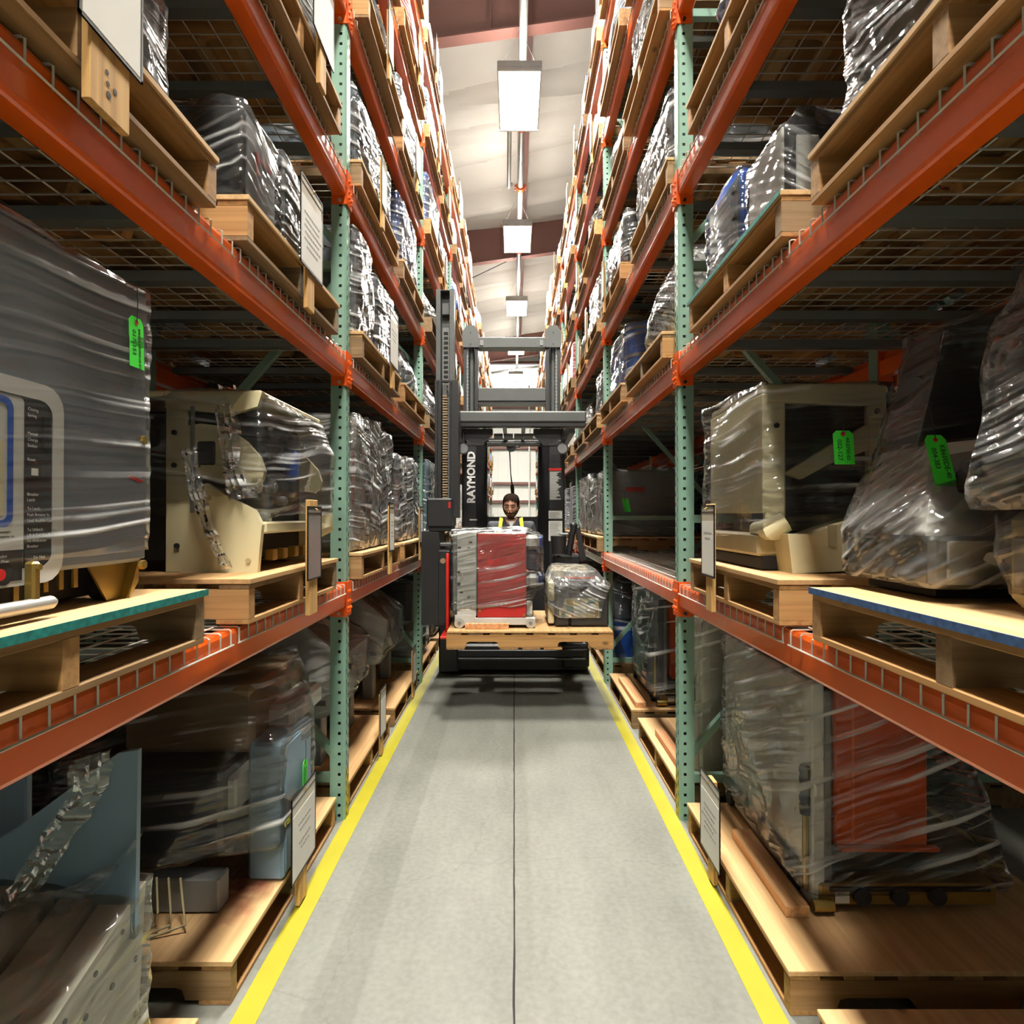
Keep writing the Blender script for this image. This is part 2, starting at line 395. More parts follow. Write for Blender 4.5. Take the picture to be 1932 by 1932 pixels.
def _ceiling():
    mb = MB(); xs = [WX0, -6, -3, -1.8, -1.2, -.9, -.6, -.3, 0, .3, .6, .9, 1.2, 1.8, 3, 6, WX1]; ys = []; y = WY0
    while y < WY1: ys.append(y); y += .061
    ys.append(WY1)
    def sag(x, yy):
        u = (yy + .10*x + .05*math.sin(yy*2.1)) % 1.22
        d = min(u, 1.22-u)
        s = .16*math.sin(math.pi*u/1.22)**1.2                    # blanket hangs between its seams
        if d < .07: s -= .07*(1-d/.07)
        e_ = abs(u-.45-.12*math.sin(x*1.3+yy)); s += .05*max(0, 1-e_/.07) if math.sin(yy*1.7) > 0 else 0
        return s + .03*noise.noise(Vector((x*.9, yy*1.3, 4)))
    n = len(xs)
    vs = [(x, yy, ceil_z(x)-sag(x, yy)) for yy in ys for x in xs]
    fs = [(j*n+i, (j+1)*n+i, (j+1)*n+i+1, j*n+i+1) for j in range(len(ys)-1) for i in range(n-1)]
    mb.add(vs, fs); structure('ceiling', mb, 'ceiling_vinyl', True)
_ceiling()
def _walls():
    structure('wall_left', MB().box(WX0-.2, WX0, WY0, WY1, 0, 8.2), 'wall_white')
    structure('wall_right', MB().box(WX1, WX1+.2, WY0, WY1, 0, 11.4), 'wall_white')
    for nm, y in (('wall_back', WY0-.2), ('wall_front', WY1)):
        mb = MB(); mb.prism([(WX0, 0), (WX1, 0), (WX1, ceil_z(WX1)+.1), (WX0, ceil_z(WX0)+.1)], 1, y, y+.2)
        w = structure(nm, mb, 'wall_white')
        if nm == 'wall_front':
            for z in (.75, 2.29, 3.18, 4.92, 6.9, 9.1):
                MB().box(-3.4, 3.4, WY1-.2, WY1-.02, z-.1, z+.02).build('girt', 'rafter', w)
                MB().box(-3.4, 3.4, WY1-.21, WY1-.02, z+.022, z+.06).build('insulation_band', 'wall_white', w)
            tag(MB().add([(-1.15, WY1-.03, 7.0), (1.2, WY1-.03, 7.0), (1.2, WY1-.03, 8.98), (-1.15, WY1-.03, 8.98)], [(0, 1, 2, 3)]).build('wall_glow_panel', 'added_wall_glow'), kind='structure')  # glowing panel added to brighten the far end wall
            MB().tube([(.73, WY1-.3, .1), (.73, WY1-.3, 7.9)], .035, 8).build('conduit', 'white_paint', w, True)
            for x in (1.32, -3.2, 6): MB().box(x-.1, x+.1, WY1-.36, WY1-.01, 0, ceil_z(x)-.15).build('column', 'rafter', w)
            for i in range(14):
                x = -3.3+i*.5; MB().box(x-.006, x+.006, WY1-.012, WY1, .05, 8.8).build('panel_seam', 'light_grey', w)
_walls()
def _rafter(i, y, depth):
    mb = MB(); fw = .2
    for (z0, z1, hw) in ((-depth, -depth+.02, fw/2), (-.02, 0, fw/2), (-depth+.02, -.02, .006)):
        vs = []
        for x in (WX0, WX1):
            zc = ceil_z(x)
            vs += [(x, y-hw, zc+z0), (x, y+hw, zc+z0), (x, y+hw, zc+z1), (x, y-hw, zc+z1)]
        mb.add(vs, [(0, 1, 2, 3), (7, 6, 5, 4), (0, 4, 5, 1), (1, 5, 6, 2), (2, 6, 7, 3), (3, 7, 4, 0)])
    mb.box(-.34, -.33, y-.09, y-.006, ceil_z(-.3)-depth+.02, ceil_z(-.3)-.03)
    mb.box(.24, .25, y-.09, y-.006, ceil_z(.25)-depth+.02, ceil_z(.25)-.03)
    structure('trim_%d' % i, mb, 'rafter')
for _i, (_y, _d) in enumerate(((-6.5, 1.05), (1.1, 1.05), (8.66, 1.05), (16.3, 1.05), (26.2, 1.15))): _rafter(4+_i, _y, _d)
tag(solo('roof_purlin', MB().prism([(.2, ceil_z(.2)-.26), (.3, ceil_z(.2)-.26), (.3, ceil_z(.3)-.02), (.285, ceil_z(.3)-.02), (.285, ceil_z(.2)-.245), (.2, ceil_z(.2)-.245)], 1, WY0+.1, 26.0), 'rafter',
         'brown steel purlin running lengthwise under the white ceiling above the aisle', 'purlin'), kind='structure')
_pz = 8.06
_sp = thing('sprinkler_pipe', 'grey sprinkler main pipe running lengthwise above the hanging lights', 'pipe', (.1, 8, _pz))
MB().tube([(.13, WY0+.3, _pz), (.12, 29.6, _pz)], .055, 10).build('main_pipe', 'zinc', _sp, True)
for _y in (6.95, 10.2, 12.1, 15.0, 19.2, 23.3):
    mb = MB(); mb.tube([(.125, _y-.05, _pz), (.125, _y+.05, _pz)], .085, 10); mb.box(.05, .2, _y-.03, _y+.03, _pz-.02, _pz+.02)
    for q in (-.04, .04): mb.cyl((.02, _y+q, _pz-.03), .012, .06, 2, 6); mb.cyl((.23, _y+q, _pz-.03), .012, .06, 2, 6)
    mb.build('coupling', 'panel_orange', _sp, True)
for _y in (7.3, 11.2, 14.2, 18.0, 22.0):
    MB().tube([(.125, _y, _pz-.07), (.19, _y, _pz), (.125, _y, ceil_z(.1)-.2)], .006, 5).build('pipe_hanger', 'zinc', _sp, True)
solo('branch_pipe', MB().tube([(-.07, 9.6, 7.95), (-.1, 11.6, 7.8), (-.06, 11.8, 7.95)], .04, 8), 'zinc', 'short grey branch pipe clamped beside the sprinkler main', 'pipe', (-.08, 10.8, 7.8), smooth=True)
tag(solo('eave_pipe', MB().tube([(-2.4, 25.6, 7.36), (2.4, 25.6, 8.0)], .05, 8), 'zinc', 'grey sloping pipe crossing in front of the far end wall', 'pipe', (0, 25.6, 7.7), smooth=True))
solo('brace_cable', MB().tube([(.1, 16.1, 8.4), (-1.7, 18.6, 8.6)], .012, 5), 'black_soft', 'thin dark brace cable slanting left below the second roof beam', 'cable', (-.8, 17.4, 8.5))
# ceiling lights
def _lights():
    lm = {}
    def parts(y, x, z, root):
        mb = MB(); mb.cbox(x-.29, x+.29, y-.63, y+.63, z+.012, z+.10, .01); mb.box(x-.29, x+.29, y-.63, y-.60, z-.03, z+.012); mb.box(x-.29, x+.29, y+.60, y+.63, z-.03, z+.012)
        mb.box(x-.29, x-.27, y-.6, y+.6, z-.02, z+.012); mb.box(x+.27, x+.29, y-.6, y+.6, z-.02, z+.012)
        mb.build('housing', 'light_grey', root)
        MB().add([(x-.268, y-.598, z-.012), (x-.268, y+.598, z-.012), (x+.268, y+.598, z-.012), (x+.268, y-.598, z-.012)], [(0, 1, 2, 3)]).build('diffuser', 'lamp_glow', root)
        MB().add([(x-.2, y-.5, z+.104), (x+.2, y-.5, z+.104), (x+.2, y+.5, z+.104), (x-.2, y+.5, z+.104)], [(0, 1, 2, 3)]).build('up_fill_panel', 'added_up_fill', root)  # added emitter that brightens the ceiling, no part of the fixture
        for q in (-.5, .5):
            MB().tube([(x-.24, y+q, z+.1), (x, y+q, z+.62), (x+.24, y+q, z+.1)], .004, 4).build('hanger_cable', 'zinc', root)
            MB().tube([(x, y+q, z+.62), (x, y+q, ceil_z(x)-.2)], .004, 4).build('hanger_cable', 'zinc', root)
    ordn = ['nearest visible', 'second', 'third', 'fourth', 'fifth']
    for i, y in enumerate(LIGHT_Y):
        k = i-3
        lb = 'bright hanging tube light above the aisle, %s from the camera' % ordn[k] if k >= 0 else 'hanging tube light %s, out of view' % ['over the aisle before the nearest visible one', 'straight over the camera', 'behind the camera'][-k-1]
        r = thing('ceiling_light', lb, 'light', (LIGHT_X, y, LIGHT_Z), 'lights hanging above the aisle'); parts(y, LIGHT_X, LIGHT_Z, r)
_lights()
# ================================================================ pallet racks
ORD = ['nearest', 'second', 'third', 'fourth', 'fifth', 'sixth', 'seventh', 'eighth', 'ninth', 'tenth']
LEV = ['floor', 'first shelf', 'second shelf', 'third shelf', 'fourth shelf', 'fifth shelf', 'top shelf']
SIDE = {-1: 'left', 1: 'right'}
MC = {}
def post_mesh(s, rear):
    key = ('post', s, rear)
    if key in MC: return MC[key]
    mb = MB(); w = POST; c = .009; n = int(POST_H/.0508)
    e = -s if rear else s                      # direction from the perforated face into the section
    def strip(P, cols, holes, z0h, z1h, mat=lambda z: 0):
        # P(u,z)->point ; cols = u edges ; holes = set of column index with holes
        for i in range(len(cols)-1):
            u0, u1 = cols[i], cols[i+1]
            if i not in holes:
                zz = [0, .24, POST_H] if mat(.1) != mat(1.) else [0, POST_H]
                for a, b in zip(zz, zz[1:]): mb.add([P(u0, a), P(u1, a), P(u1, b), P(u0, b)], [(0, 1, 2, 3)], mat((a+b)/2))
            else:
                off = holes[i]; zs = 0.0
                for k in range(n+1):
                    zh = k*.0508+z0h+off; zt = min(zh, POST_H)
                    if zt > zs: mb.add([P(u0, zs), P(u1, zs), P(u1, zt), P(u0, zt)], [(0, 1, 2, 3)], mat(zs))
                    zs = zh+(z1h-z0h)
                    if zs >= POST_H: break
    yl = (lambda z: 0) if rear else (lambda z: 1 if z < .24 else 0)
    strip(lambda u, z: (0, u, z), [c, .017, .027, .049, .059, w-c], {1: 0.0, 3: .0254}, .012, .034, yl)
    for y in (0, w):
        strip(lambda u, z, y=y: (e*u, y, z), [c, .022, .036, w], {1: 0.0}, .018, .032)
    for (a, b) in (((0, c), (e*c, 0)), ((0, w-c), (e*c, w))):
        mb.add([(a[0], a[1], 0), (b[0], b[1], 0), (b[0], b[1], POST_H), (a[0], a[1], POST_H)], [(0, 1, 2, 3)])
    mb.add([(e*w, 0, 0), (e*w, w, 0), (e*w, w, POST_H), (e*w, 0, POST_H)], [(0, 1, 2, 3)])     # back plate added to keep light out of the post
    mb.box(e*.03, e*(w-.012), .026, w-.02, .005, POST_H-.005, 2)                               # dark core added so the holes look shaded
    mb.add([(0, c, POST_H), (e*c, 0, POST_H), (e*w, 0, POST_H), (e*w, w, POST_H), (e*c, w, POST_H), (0, w-c, POST_H)], [(0, 1, 2, 3, 4, 5)])
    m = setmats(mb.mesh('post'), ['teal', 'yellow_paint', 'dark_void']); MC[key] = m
    return m
def frame_set(s, k, x_face, key, label, bolts=True):
    """upright frame: two perforated posts joined by horizontal and diagonal braces"""
    r = thing('upright_frame', label, 'rack frame', (x_face, UY(k), 0), '%s rack upright frames' % SIDE[s] if key == 0 else 'upright frames of the rows behind')
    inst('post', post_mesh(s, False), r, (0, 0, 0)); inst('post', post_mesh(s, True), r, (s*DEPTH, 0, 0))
    if 'brace' not in MC or ('br', s) not in MC:
        MC['brace'] = 1; L = []
        a, b, y = s*POST*.9, s*(DEPTH-POST*.9), POST/2
        hz = [.2, 1.5, 2.78, 4.06, 5.34, 6.0]
        for z in hz:
            mb = MB(); mb.bar((a, y, z), (b, y, z), .038, .04); L.append(('brace', setmats(mb.mesh('brace'), 'teal')))
        for i in range(len(hz)-2):
            z0, z1 = hz[i]+.12, hz[i+1]-.1
            p, q = ((a, y, z0), (b, y, z1)) if i % 2 == 0 else ((b, y, z0), (a, y, z1))
            mb = MB(); mb.bar(p, q, .034, .038, (0, 1, 0)); L.append(('diagonal_brace', setmats(mb.mesh('diagonal_brace'), 'teal')))
        mb = MB(); mb.box(s*.002, s*(POST+.045), .004, POST-.004, 0, .007); mb.cyl((s*(POST+.022), POST/2, .007), .009, .012, 2, 6)
        L.append(('foot_plate', setmats(mb.mesh('foot_plate'), 'teal')))
        MC[('br', s)] = L
    for nm, m in MC[('br', s)]:
        if not bolts and nm == 'foot_plate': continue
        inst(nm, m, r, (0, 0, 0))
    return r
BL = PITCH-POST
def beam_meshes(s):
    if ('beam', s) in MC: return MC[('beam', s)]
    mb = MB()
    mb.prism([(s*d, z) for d, z in ((.004, .004), (.0, .012), (0, .103), (.006, BEAM_H), (.038, BEAM_H), (.044, .109), (.044, .078), (.064, .078), (.068, .072), (.068, .006), (.062, 0), (.01, 0))], 1, 0, BL)
    beam = setmats(mb.mesh('beam_profile'), 'orange')
    def conn(sg):
        mb = MB(); y = 0 if sg < 0 else BL
        ya, yb = y, y+sg*.036
        mb.box(-s*.007, -s*.001, ya-sg*.006, yb, -.045, .128)
        mb.box(-s*.007, s*.072, ya-sg*.006, ya+sg*.0005, -.045, .128)
        for z in (-.022, .028, .078):
            mb.ball((-s*.008, y+sg*.02, z), .007, .008, .009, 6, 5)
        mb.ball((-s*.011, y+sg*.02, -.004), .009, .011, .009, 6, 5)
        return setmats(mb.mesh('connector'), 'orange_bright')
    def bolt(sg):
        mb = MB(); y = -.006*sg if sg < 0 else BL-.006
        mb.tube([(s*.03, y, -.028), (s*.03, y-.008 if sg < 0 else y-.012, -.028)], .0085, 6); return setmats(mb.mesh('bolt'), 'zinc' if s < 0 else 'black')
    far = MB(); far.v = [tuple(v.co) for v in beam.vertices]; far.f = [tuple(p.vertices) for p in beam.polygons]; far.mi = [0]*len(far.f)
    for sg in (-1, 1):
        y = 0 if sg < 0 else BL
        far.box(-s*.007, s*.072, y-sg*.005, y+sg*.036, -.045, .128, 1) if False else far.box(-s*.007, -s*.001, y-sg*.006, y+sg*.036, -.045, .128, 1)
        far.box(-s*.007, s*.072, y-sg*.006, y+sg*.0005, -.045, .128, 1)
    farm = setmats(far.mesh('load_beam'), ['orange', 'orange_bright'])
    MC[('beam', s)] = (beam, conn(-1), conn(1), bolt(-1), bolt(1), farm)
    return MC[('beam', s)]
def beam(s, k, lv, x_face, side, detail, label, flip=False):
    e = -s if flip else s
    B = beam_meshes(e); loc = (x_face, UY(k)+POST, BEAM_B[lv])
    if not detail:
        o = inst('load_beam', B[5], None, loc); tag(o, label, 'beam', '%s rack shelf beams' % side); return o
    r = thing('load_beam', label, 'beam', loc, '%s rack shelf beams' % side)
    inst('beam_profile', B[0], r, (0, 0, 0))
    for i in (1, 2):
        c = inst('connector', B[i], r, (0, 0, 0)); inst('bolt', B[i+2], c, (0, 0, 0))
    return r
DW = 1.175
def deck_meshes(s):
    if ('deck', s) in MC: return MC[('deck', s)]
    mb = MB(); r = .0027; D = DEPTH-.012
    n = 18
    for i in range(n+1):
        y = .012+i*(DW-.024)/n
        mb.tube([(-s*.006, y, -.044), (-s*.006, y, .001), (s*.0, y, .005), (s*D, y, .005), (s*(D+.004), y, -.03)], r, 4, 0, False)
    for j in range(12):
        x = s*(.05+j*(D-.07)/11); mb.tube([(x, 0.004, .010), (x, DW-.004, .010)], r, 4, 0, False)
    mb.tube([(-s*.0095, 0, -.042), (-s*.0095, DW, -.042)], r*1.15, 4)
    grid = setmats(mb.mesh('wire_grid'), 'steel_wire')
    ch = []
    far = MB(); far.v = list(mb.v); far.f = list(mb.f); far.mi = [0]*len(mb.f)
    for y in (.195, .5875, .98):
        c = MB()
        c.prism([(y-.032, -.002), (y-.024, -.034), (y+.024, -.034), (y+.032, -.002), (y+.027, -.002), (y+.02, -.03), (y-.02, -.03), (y-.027, -.002)], 0, s*.046, s*(DEPTH-.046))
        ch.append(setmats(c.mesh('support_channel'), 'channel')); far.add(c.v, c.f, 1)
    MC[('deck', s)] = (grid, ch, setmats(far.mesh('wire_deck'), ['steel_wire', 'channel'])); return MC[('deck', s)]
def deck(s, k, lv, slot, x_face, side, detail, label):
    G, ch, far = deck_meshes(s); loc = (x_face, UY(k)+POST+.03+slot*(DW+.03), BEAM_B[lv]+BEAM_H)
    if not detail:
        o = inst('wire_deck', far, None, loc); return tag(o, label, 'wire deck', '%s rack wire decks' % side)
    r = thing('wire_deck', label, 'wire deck', loc, '%s rack wire decks' % side)
    inst('wire_grid', G, r, (0, 0, 0))
    for c in ch: inst('support_channel', c, r, (0, 0, 0))
    return r
for s in (-1, 1):
    S = SIDE[s]; xf = s*FX[s]; xb = s*(FX[s]+DEPTH)
    for k in range(NB+1):
        frame_set(s, k, xf, 0, 'green perforated upright frame of %s rack, %s' % (S, ['just outside the frame beside the camera', 'nearest one in view'][k] if k < 2 else ORD[k-1]+' from the camera'), k < 5)
    for k in range(NB):
        for lv in range(6):
            beam(s, k, lv, xf, S, k < 4, 'orange aisle-side beam under %s of %s rack, %s bay' % (LEV[lv+1], S, ORD[k]))
            if k < 5 or lv > 2:
                beam(s, k, lv, xb, S, False, 'orange rear beam under %s of %s rack, %s bay' % (LEV[lv+1], S, ORD[k]), True)
            for sl in (0, 1):
                deck(s, k, lv, sl, xf, S, k < 2, 'wire deck of %s of %s rack, %s bay, %s half' % (LEV[lv+1], S, ORD[k], ('near', 'far')[sl]))
    # the row standing back to back behind
    x2 = s*(FX[s]+DEPTH+.15)
    for k in range(0, 5):
        frame_set(s, k, x2, 1, 'green upright frame of the row behind the %s rack, %s from the camera' % (S, ORD[k]), False)
    for k in range(0, 4):
        for lv in range(3):
            beam(s, k, lv, x2, S, False, 'orange beam of the row behind %s rack, %s bay, %s' % (S, ORD[k], LEV[lv+1]))
            beam(s, k, lv, x2+s*DEPTH, S, False, 'orange outer beam of the row behind %s rack, %s bay, %s' % (S, ORD[k], LEV[lv+1]), True)
# ================================================================ pallets
def stringer_mesh(s, D, key='n'):
    k = ('str', s, round(D, 2), key)
    if k in MC: return MC[k]
    mb = MB(); h = .09
    P = [(0, 0), (D*.13, 0), (D*.14, .032), (D*.16, .038), (D*.33, .038), (D*.35, .032), (D*.36, 0), (D*.64, 0), (D*.65, .032), (D*.67, .038), (D*.84, .038), (D*.86, .032), (D*.87, 0), (D, 0), (D, h), (0, h)]
    mb.prism([(s*a, b) for a, b in P], 1, 0, .042); MC[k] = setmats(mb.mesh('stringer'), 'wood_x'); return MC[k]
def boxmesh(name, dims, mat, key=None, c=.0):
    k = (name, tuple(round(d, 3) for d in dims), mat if isinstance(mat, str) else tuple(mat), key)
    if k in MC: return MC[k]
    mb = MB(); x, y, z = dims
    mb.cbox(0, x, 0, y, 0, z, c) if c else mb.box(0, x, 0, y, 0, z)
    MC[k] = setmats(mb.mesh(name), mat); return MC[k]
def pallet(s, x_front, y0, z, Wd, D, label, ply=True, edge=None, detail=True, group='pallets', yaw=0.0, nb=7):
    """wooden pallet: stringers run away from the aisle; x_front is |x| of the aisle edge. Returns top z"""
    loc = (s*x_front, y0, z); zt = .016+.09+.016
    if not detail:
        k = ('fp', s, round(Wd, 2), round(D, 2), ply)
        if k not in MC:
            mb = MB()
            for y in (0, Wd/2-.02, Wd-.042): mb.box(0, s*D, y, y+.042, .016, .106)
            for x in (0, D*.45, D-.1): mb.box(s*x, s*(x+.1), 0, Wd, 0, .016)
            for i in range(nb): x = i*(D-.095)/(nb-1); mb.box(s*x, s*(x+.095), 0, Wd, .106, .122)
            if ply: mb.box(-s*.006, s*D, 0, Wd, .122, .137)
            MC[k] = setmats(mb.mesh('wooden_pallet'), 'wood_y')
        o = inst('wooden_pallet', MC[k], None, loc); tag(o, label, 'pallet', group); return z+(.137 if ply else .122)
    r = thing('wooden_pallet', label, 'pallet', loc, group); r.rotation_euler.z = yaw; pallet.last = r
    for y in (0, Wd/2-.02, Wd-.042): inst('stringer', stringer_mesh(s, D), r, (0, y, .016))
    bm_ = boxmesh('bottom_board', (.1, Wd, .016), 'wood_y', c=.002); tm = boxmesh('deck_board', (.092, Wd, .016), 'wood_y', c=.002)
    for x in (0, D*.45, D-.1): inst('bottom_board', bm_, r, (s*x if s > 0 else -x-.1, 0, 0))
    for i in range(nb):
        x = i*(D-.092)/(nb-1); inst('deck_board', tm, r, (s*x if s > 0 else -x-.092, 0, .106))
    if ply:
        pm = boxmesh('plywood_top', (D+.006, Wd+.01, .016), 'ply', c=.0015)
        inst('plywood_top', pm, r, (-.006 if s > 0 else -D, -.005, .122))
        if edge:
            em = boxmesh('painted_edge', (.0025, Wd+.01, .0165), edge)
            inst('painted_edge', em, r, (-.0085 if s > 0 else .006, -.005, .1218)); zt += 0
        zt += .016
    return z+zt
# ================================================================ signs on stakes
def sign(s, x, y, z, w, h, stake_w, stake_h, label, up=.0, lines=(), clear=False, detail=True, group='pallet signs'):
    """plywood stake standing at the aisle edge with a black edged pouch; x is |x|, y,z its near lower corner"""
    loc = (s*x, y+w/2, z)
    r = thing('pallet_sign', label, 'sign', loc, group)
    xs = s*x; yc = y+w/2
    MB().cbox(xs, xs+s*.018, yc-stake_w/2, yc+stake_w/2, z, z+stake_h, .002).build('stake', 'wood_z', r)
    z0 = z+up; xo = xs-s*.0035
    pm = MB(); pm.box(xo, xo+s*.0025, y, y+w, z0, z0+h)
    p = pm.build('pouch', 'vinyl' if not clear else 'pouch_vinyl', r)
    fr = MB(); t = .006
    for a in ((y, y+t, z0, z0+h), (y+w-t, y+w, z0, z0+h), (y, y+w, z0, z0+t), (y, y+w, z0+h-t, z0+h), (y, y+w, z0+h*.9, z0+h*.9+t*.6)): fr.box(xo-s*.0012, xo+s*.003, *a)
    fr.build('binding', 'black', p)
    if detail:
        if not clear:
            MB().box(xo-s*.0008, xo, y+t*1.5, y+w-t*1.5, z0+t*1.5, z0+h*.78).build('paper_sheet', 'paper', p)
            ya = (0, 1, 0) if s > 0 else (0, -1, 0)
            rg = random.Random(int(y*1000)); mb = MB()
            for i, fr_ in enumerate(lines):                     # rows of small illegible print
                if not fr_: continue
                zz = z0+h*(.6-.075*i); u = yc-w*fr_/2
                while u < yc+w*fr_/2:
                    l = rg.uniform(.03, .09)*w; mb.box(xo-s*.0012, xo-s*.0006, u, u+l, zz, zz+h*.022); u += l+w*.02
            if mb.v: mb.build('print', 'faint_ink', p)
        mb = MB(); mb.tube([(xo-s*.002, yc, z0+h*.93), (xo-s*.01, yc, z0+h*.95), (xo-s*.002, yc, z0+h*.97)], .0025, 5); mb.build('screw', 'brass', r)
    return r
def hang_tag(root, o, xa, ya, w, h, lines, n):
    """green card tag: o = upper left corner, xa along its width, ya up"""
    xa = Vector(xa).normalized(); ya = Vector(ya).normalized(); nn = Vector(n).normalized(); o = Vector(o)
    def P(u, v, d=0): return o+xa*u-ya*v+nn*d
    pts = [(0, .1*h), (.18*w, 0), (.82*w, 0), (w, .1*h), (w, h), (0, h)]
    mb = MB(); mb.add([P(u, v) for u, v in pts]+[P(u, v, .0015) for u, v in pts], [(5, 4, 3, 2, 1, 0), (6, 7, 8, 9, 10, 11)]+[(i, (i+1) % 6, 6+(i+1) % 6, 6+i) for i in range(6)])
    t = mb.build('hang_tag', 'tag_green', root, label='bright green card tag with handwriting')
    mb = MB(); c = P(w*.5, h*.1, .0016); mb.tube([c, c+nn*.001], w*.12, 10); mb.build('eyelet', 'tag_red', t)
    mb = MB(); mb.tube([P(w*.5, h*.1, .003), P(w*.55, -.03, .004), P(w*.6, -.08, .002)], .0012, 4); mb.build('string', 'ink', t)
    for i, ln in enumerate(lines):
        if ln: text(ln, min(w*.34, h*1.32/len(ln)), 'handwriting', 'ink', t, frame_m(P(w*(.62-.42*i), h*.2+i*h*.06, .0018), -ya, xa), .0002)
        else:
            rg = random.Random(i+int(o.z*999)); pp = [P(w*(.7-.42*i+rg.uniform(-.1, .1)), h*(.22+.02*q), .0022) for q in range(30)]
            mb = MB(); mb.tube(pp, w*.012, 4); mb.build('handwriting', 'ink', t)
    return t
# ================================================================ nearest bay, left rack
def rr(x0, x1, z0, z1, r, n=4):
    """rounded rectangle outline"""
    out = []
    for cx, cz, a0 in ((x1-r, z1-r, 0), (x0+r, z1-r, 90), (x0+r, z0+r, 180), (x1-r, z0+r, 270)):
        out += [(cx+r*math.cos(rad(a0+90*i/n)), cz+r*math.sin(rad(a0+90*i/n))) for i in range(n+1)]
    return out
def ring(mb, o, i, axis, a0, a1):
    n = len(o)
    def P(p, a): return (a, p[0], p[1]) if axis == 0 else (p[0], a, p[1])
    vs = [P(p, a) for a in (a0, a1) for p in o]+[P(p, a) for a in (a0, a1) for p in i]
    fs = []
    for k in range(n):
        q = (k+1) % n
        fs += [(n+k, n+q, 3*n+q, 3*n+k), (k, 2*n+k, 2*n+q, q), (k, q, n+q, n+k), (2*n+k, 3*n+k, 3*n+q, 2*n+q)]
    mb.add(vs, fs)
NEARG = 'pallets in the nearest bays'
pallet(-1, .80, .63, DECK[1], .95, 1.08, 'pallet with teal painted plywood edge, nearest on first shelf of left rack', edge='teal_edge', group=NEARG)
pallet(-1, .80, 1.845, DECK[1], .91, 1.05, 'worn pallet under the cream machine on first shelf of left rack', group=NEARG)
pallet(-1, .87, .66, 0, 1.02, 1.08, 'floor pallet at the lower left corner under wrapped perforated panels', group=NEARG)
pallet(-1, .876, 1.9, 0, 1.1, 1.08, 'floor pallet with pink stained plywood beside the left yellow line', group=NEARG)
_r = random.Random(4); _p = [(math.cos(2*math.pi*i/22)*.14*_r.uniform(.6, 1.15), math.sin(2*math.pi*i/22)*.3*_r.uniform(.6, 1.15)) for i in range(22)]
MB().add([(-1.0+a, 2.3+b, .1386) for a, b in _p]+[(-1.0, 2.3, .1386)], [(i, (i+1) % 22, 22) for i in range(22)]).build('pink_stain', 'pink_stain', pallet.last)
pallet(-1, .80, .63, DECK[2], 1.005, 1.05, 'nearest pallet seen from below on second shelf of left rack', group=NEARG)
pallet(-1, .80, 1.827, DECK[2], .95, 1.05, 'pallet on second shelf of left rack just before the first upright', group=NEARG)
pallet(-1, .79, .63, DECK[3], 1.0, 1.05, 'nearest pallet on third shelf of left rack', group=NEARG)
pallet(-1, .79, 1.75, DECK[3], 1.02, 1.05, 'pallet on third shelf of left rack just before the first upright', group=NEARG)
pallet(1, .79, .63, DECK[1], .99, 1.08, 'pallet with blue stained plywood edge, nearest on first shelf of right rack', edge='blue_edge', group=NEARG)
pallet(1, .79, 1.823, DECK[1], .914, 1.05, 'pallet under the cream machine on first shelf of right rack', group=NEARG)
pallet(1, .85, .66, 0, 1.05, 1.08, 'floor pallet at the lower right corner with bare plywood', group=NEARG)
pallet(1, .835, 1.86, 0, 1.08, 1.08, 'floor pallet under the orange and grey switchgear, right side', group=NEARG)
pallet(1, .79, .63, DECK[2], .99, 1.05, 'nearest pallet seen from below on second shelf of right rack', group=NEARG)
pallet(1, .79, 1.80, DECK[2], .953, 1.05, 'pallet with green plywood edge on second shelf of right rack', edge='teal_edge', group=NEARG)
pallet(1, .79, .63, DECK[3], 1.0, 1.05, 'nearest pallet on third shelf of right rack', group=NEARG)
pallet(1, .79, 1.75, DECK[3], 1.02, 1.05, 'pallet under the blue bag on third shelf of right rack', group=NEARG)
PT = .138
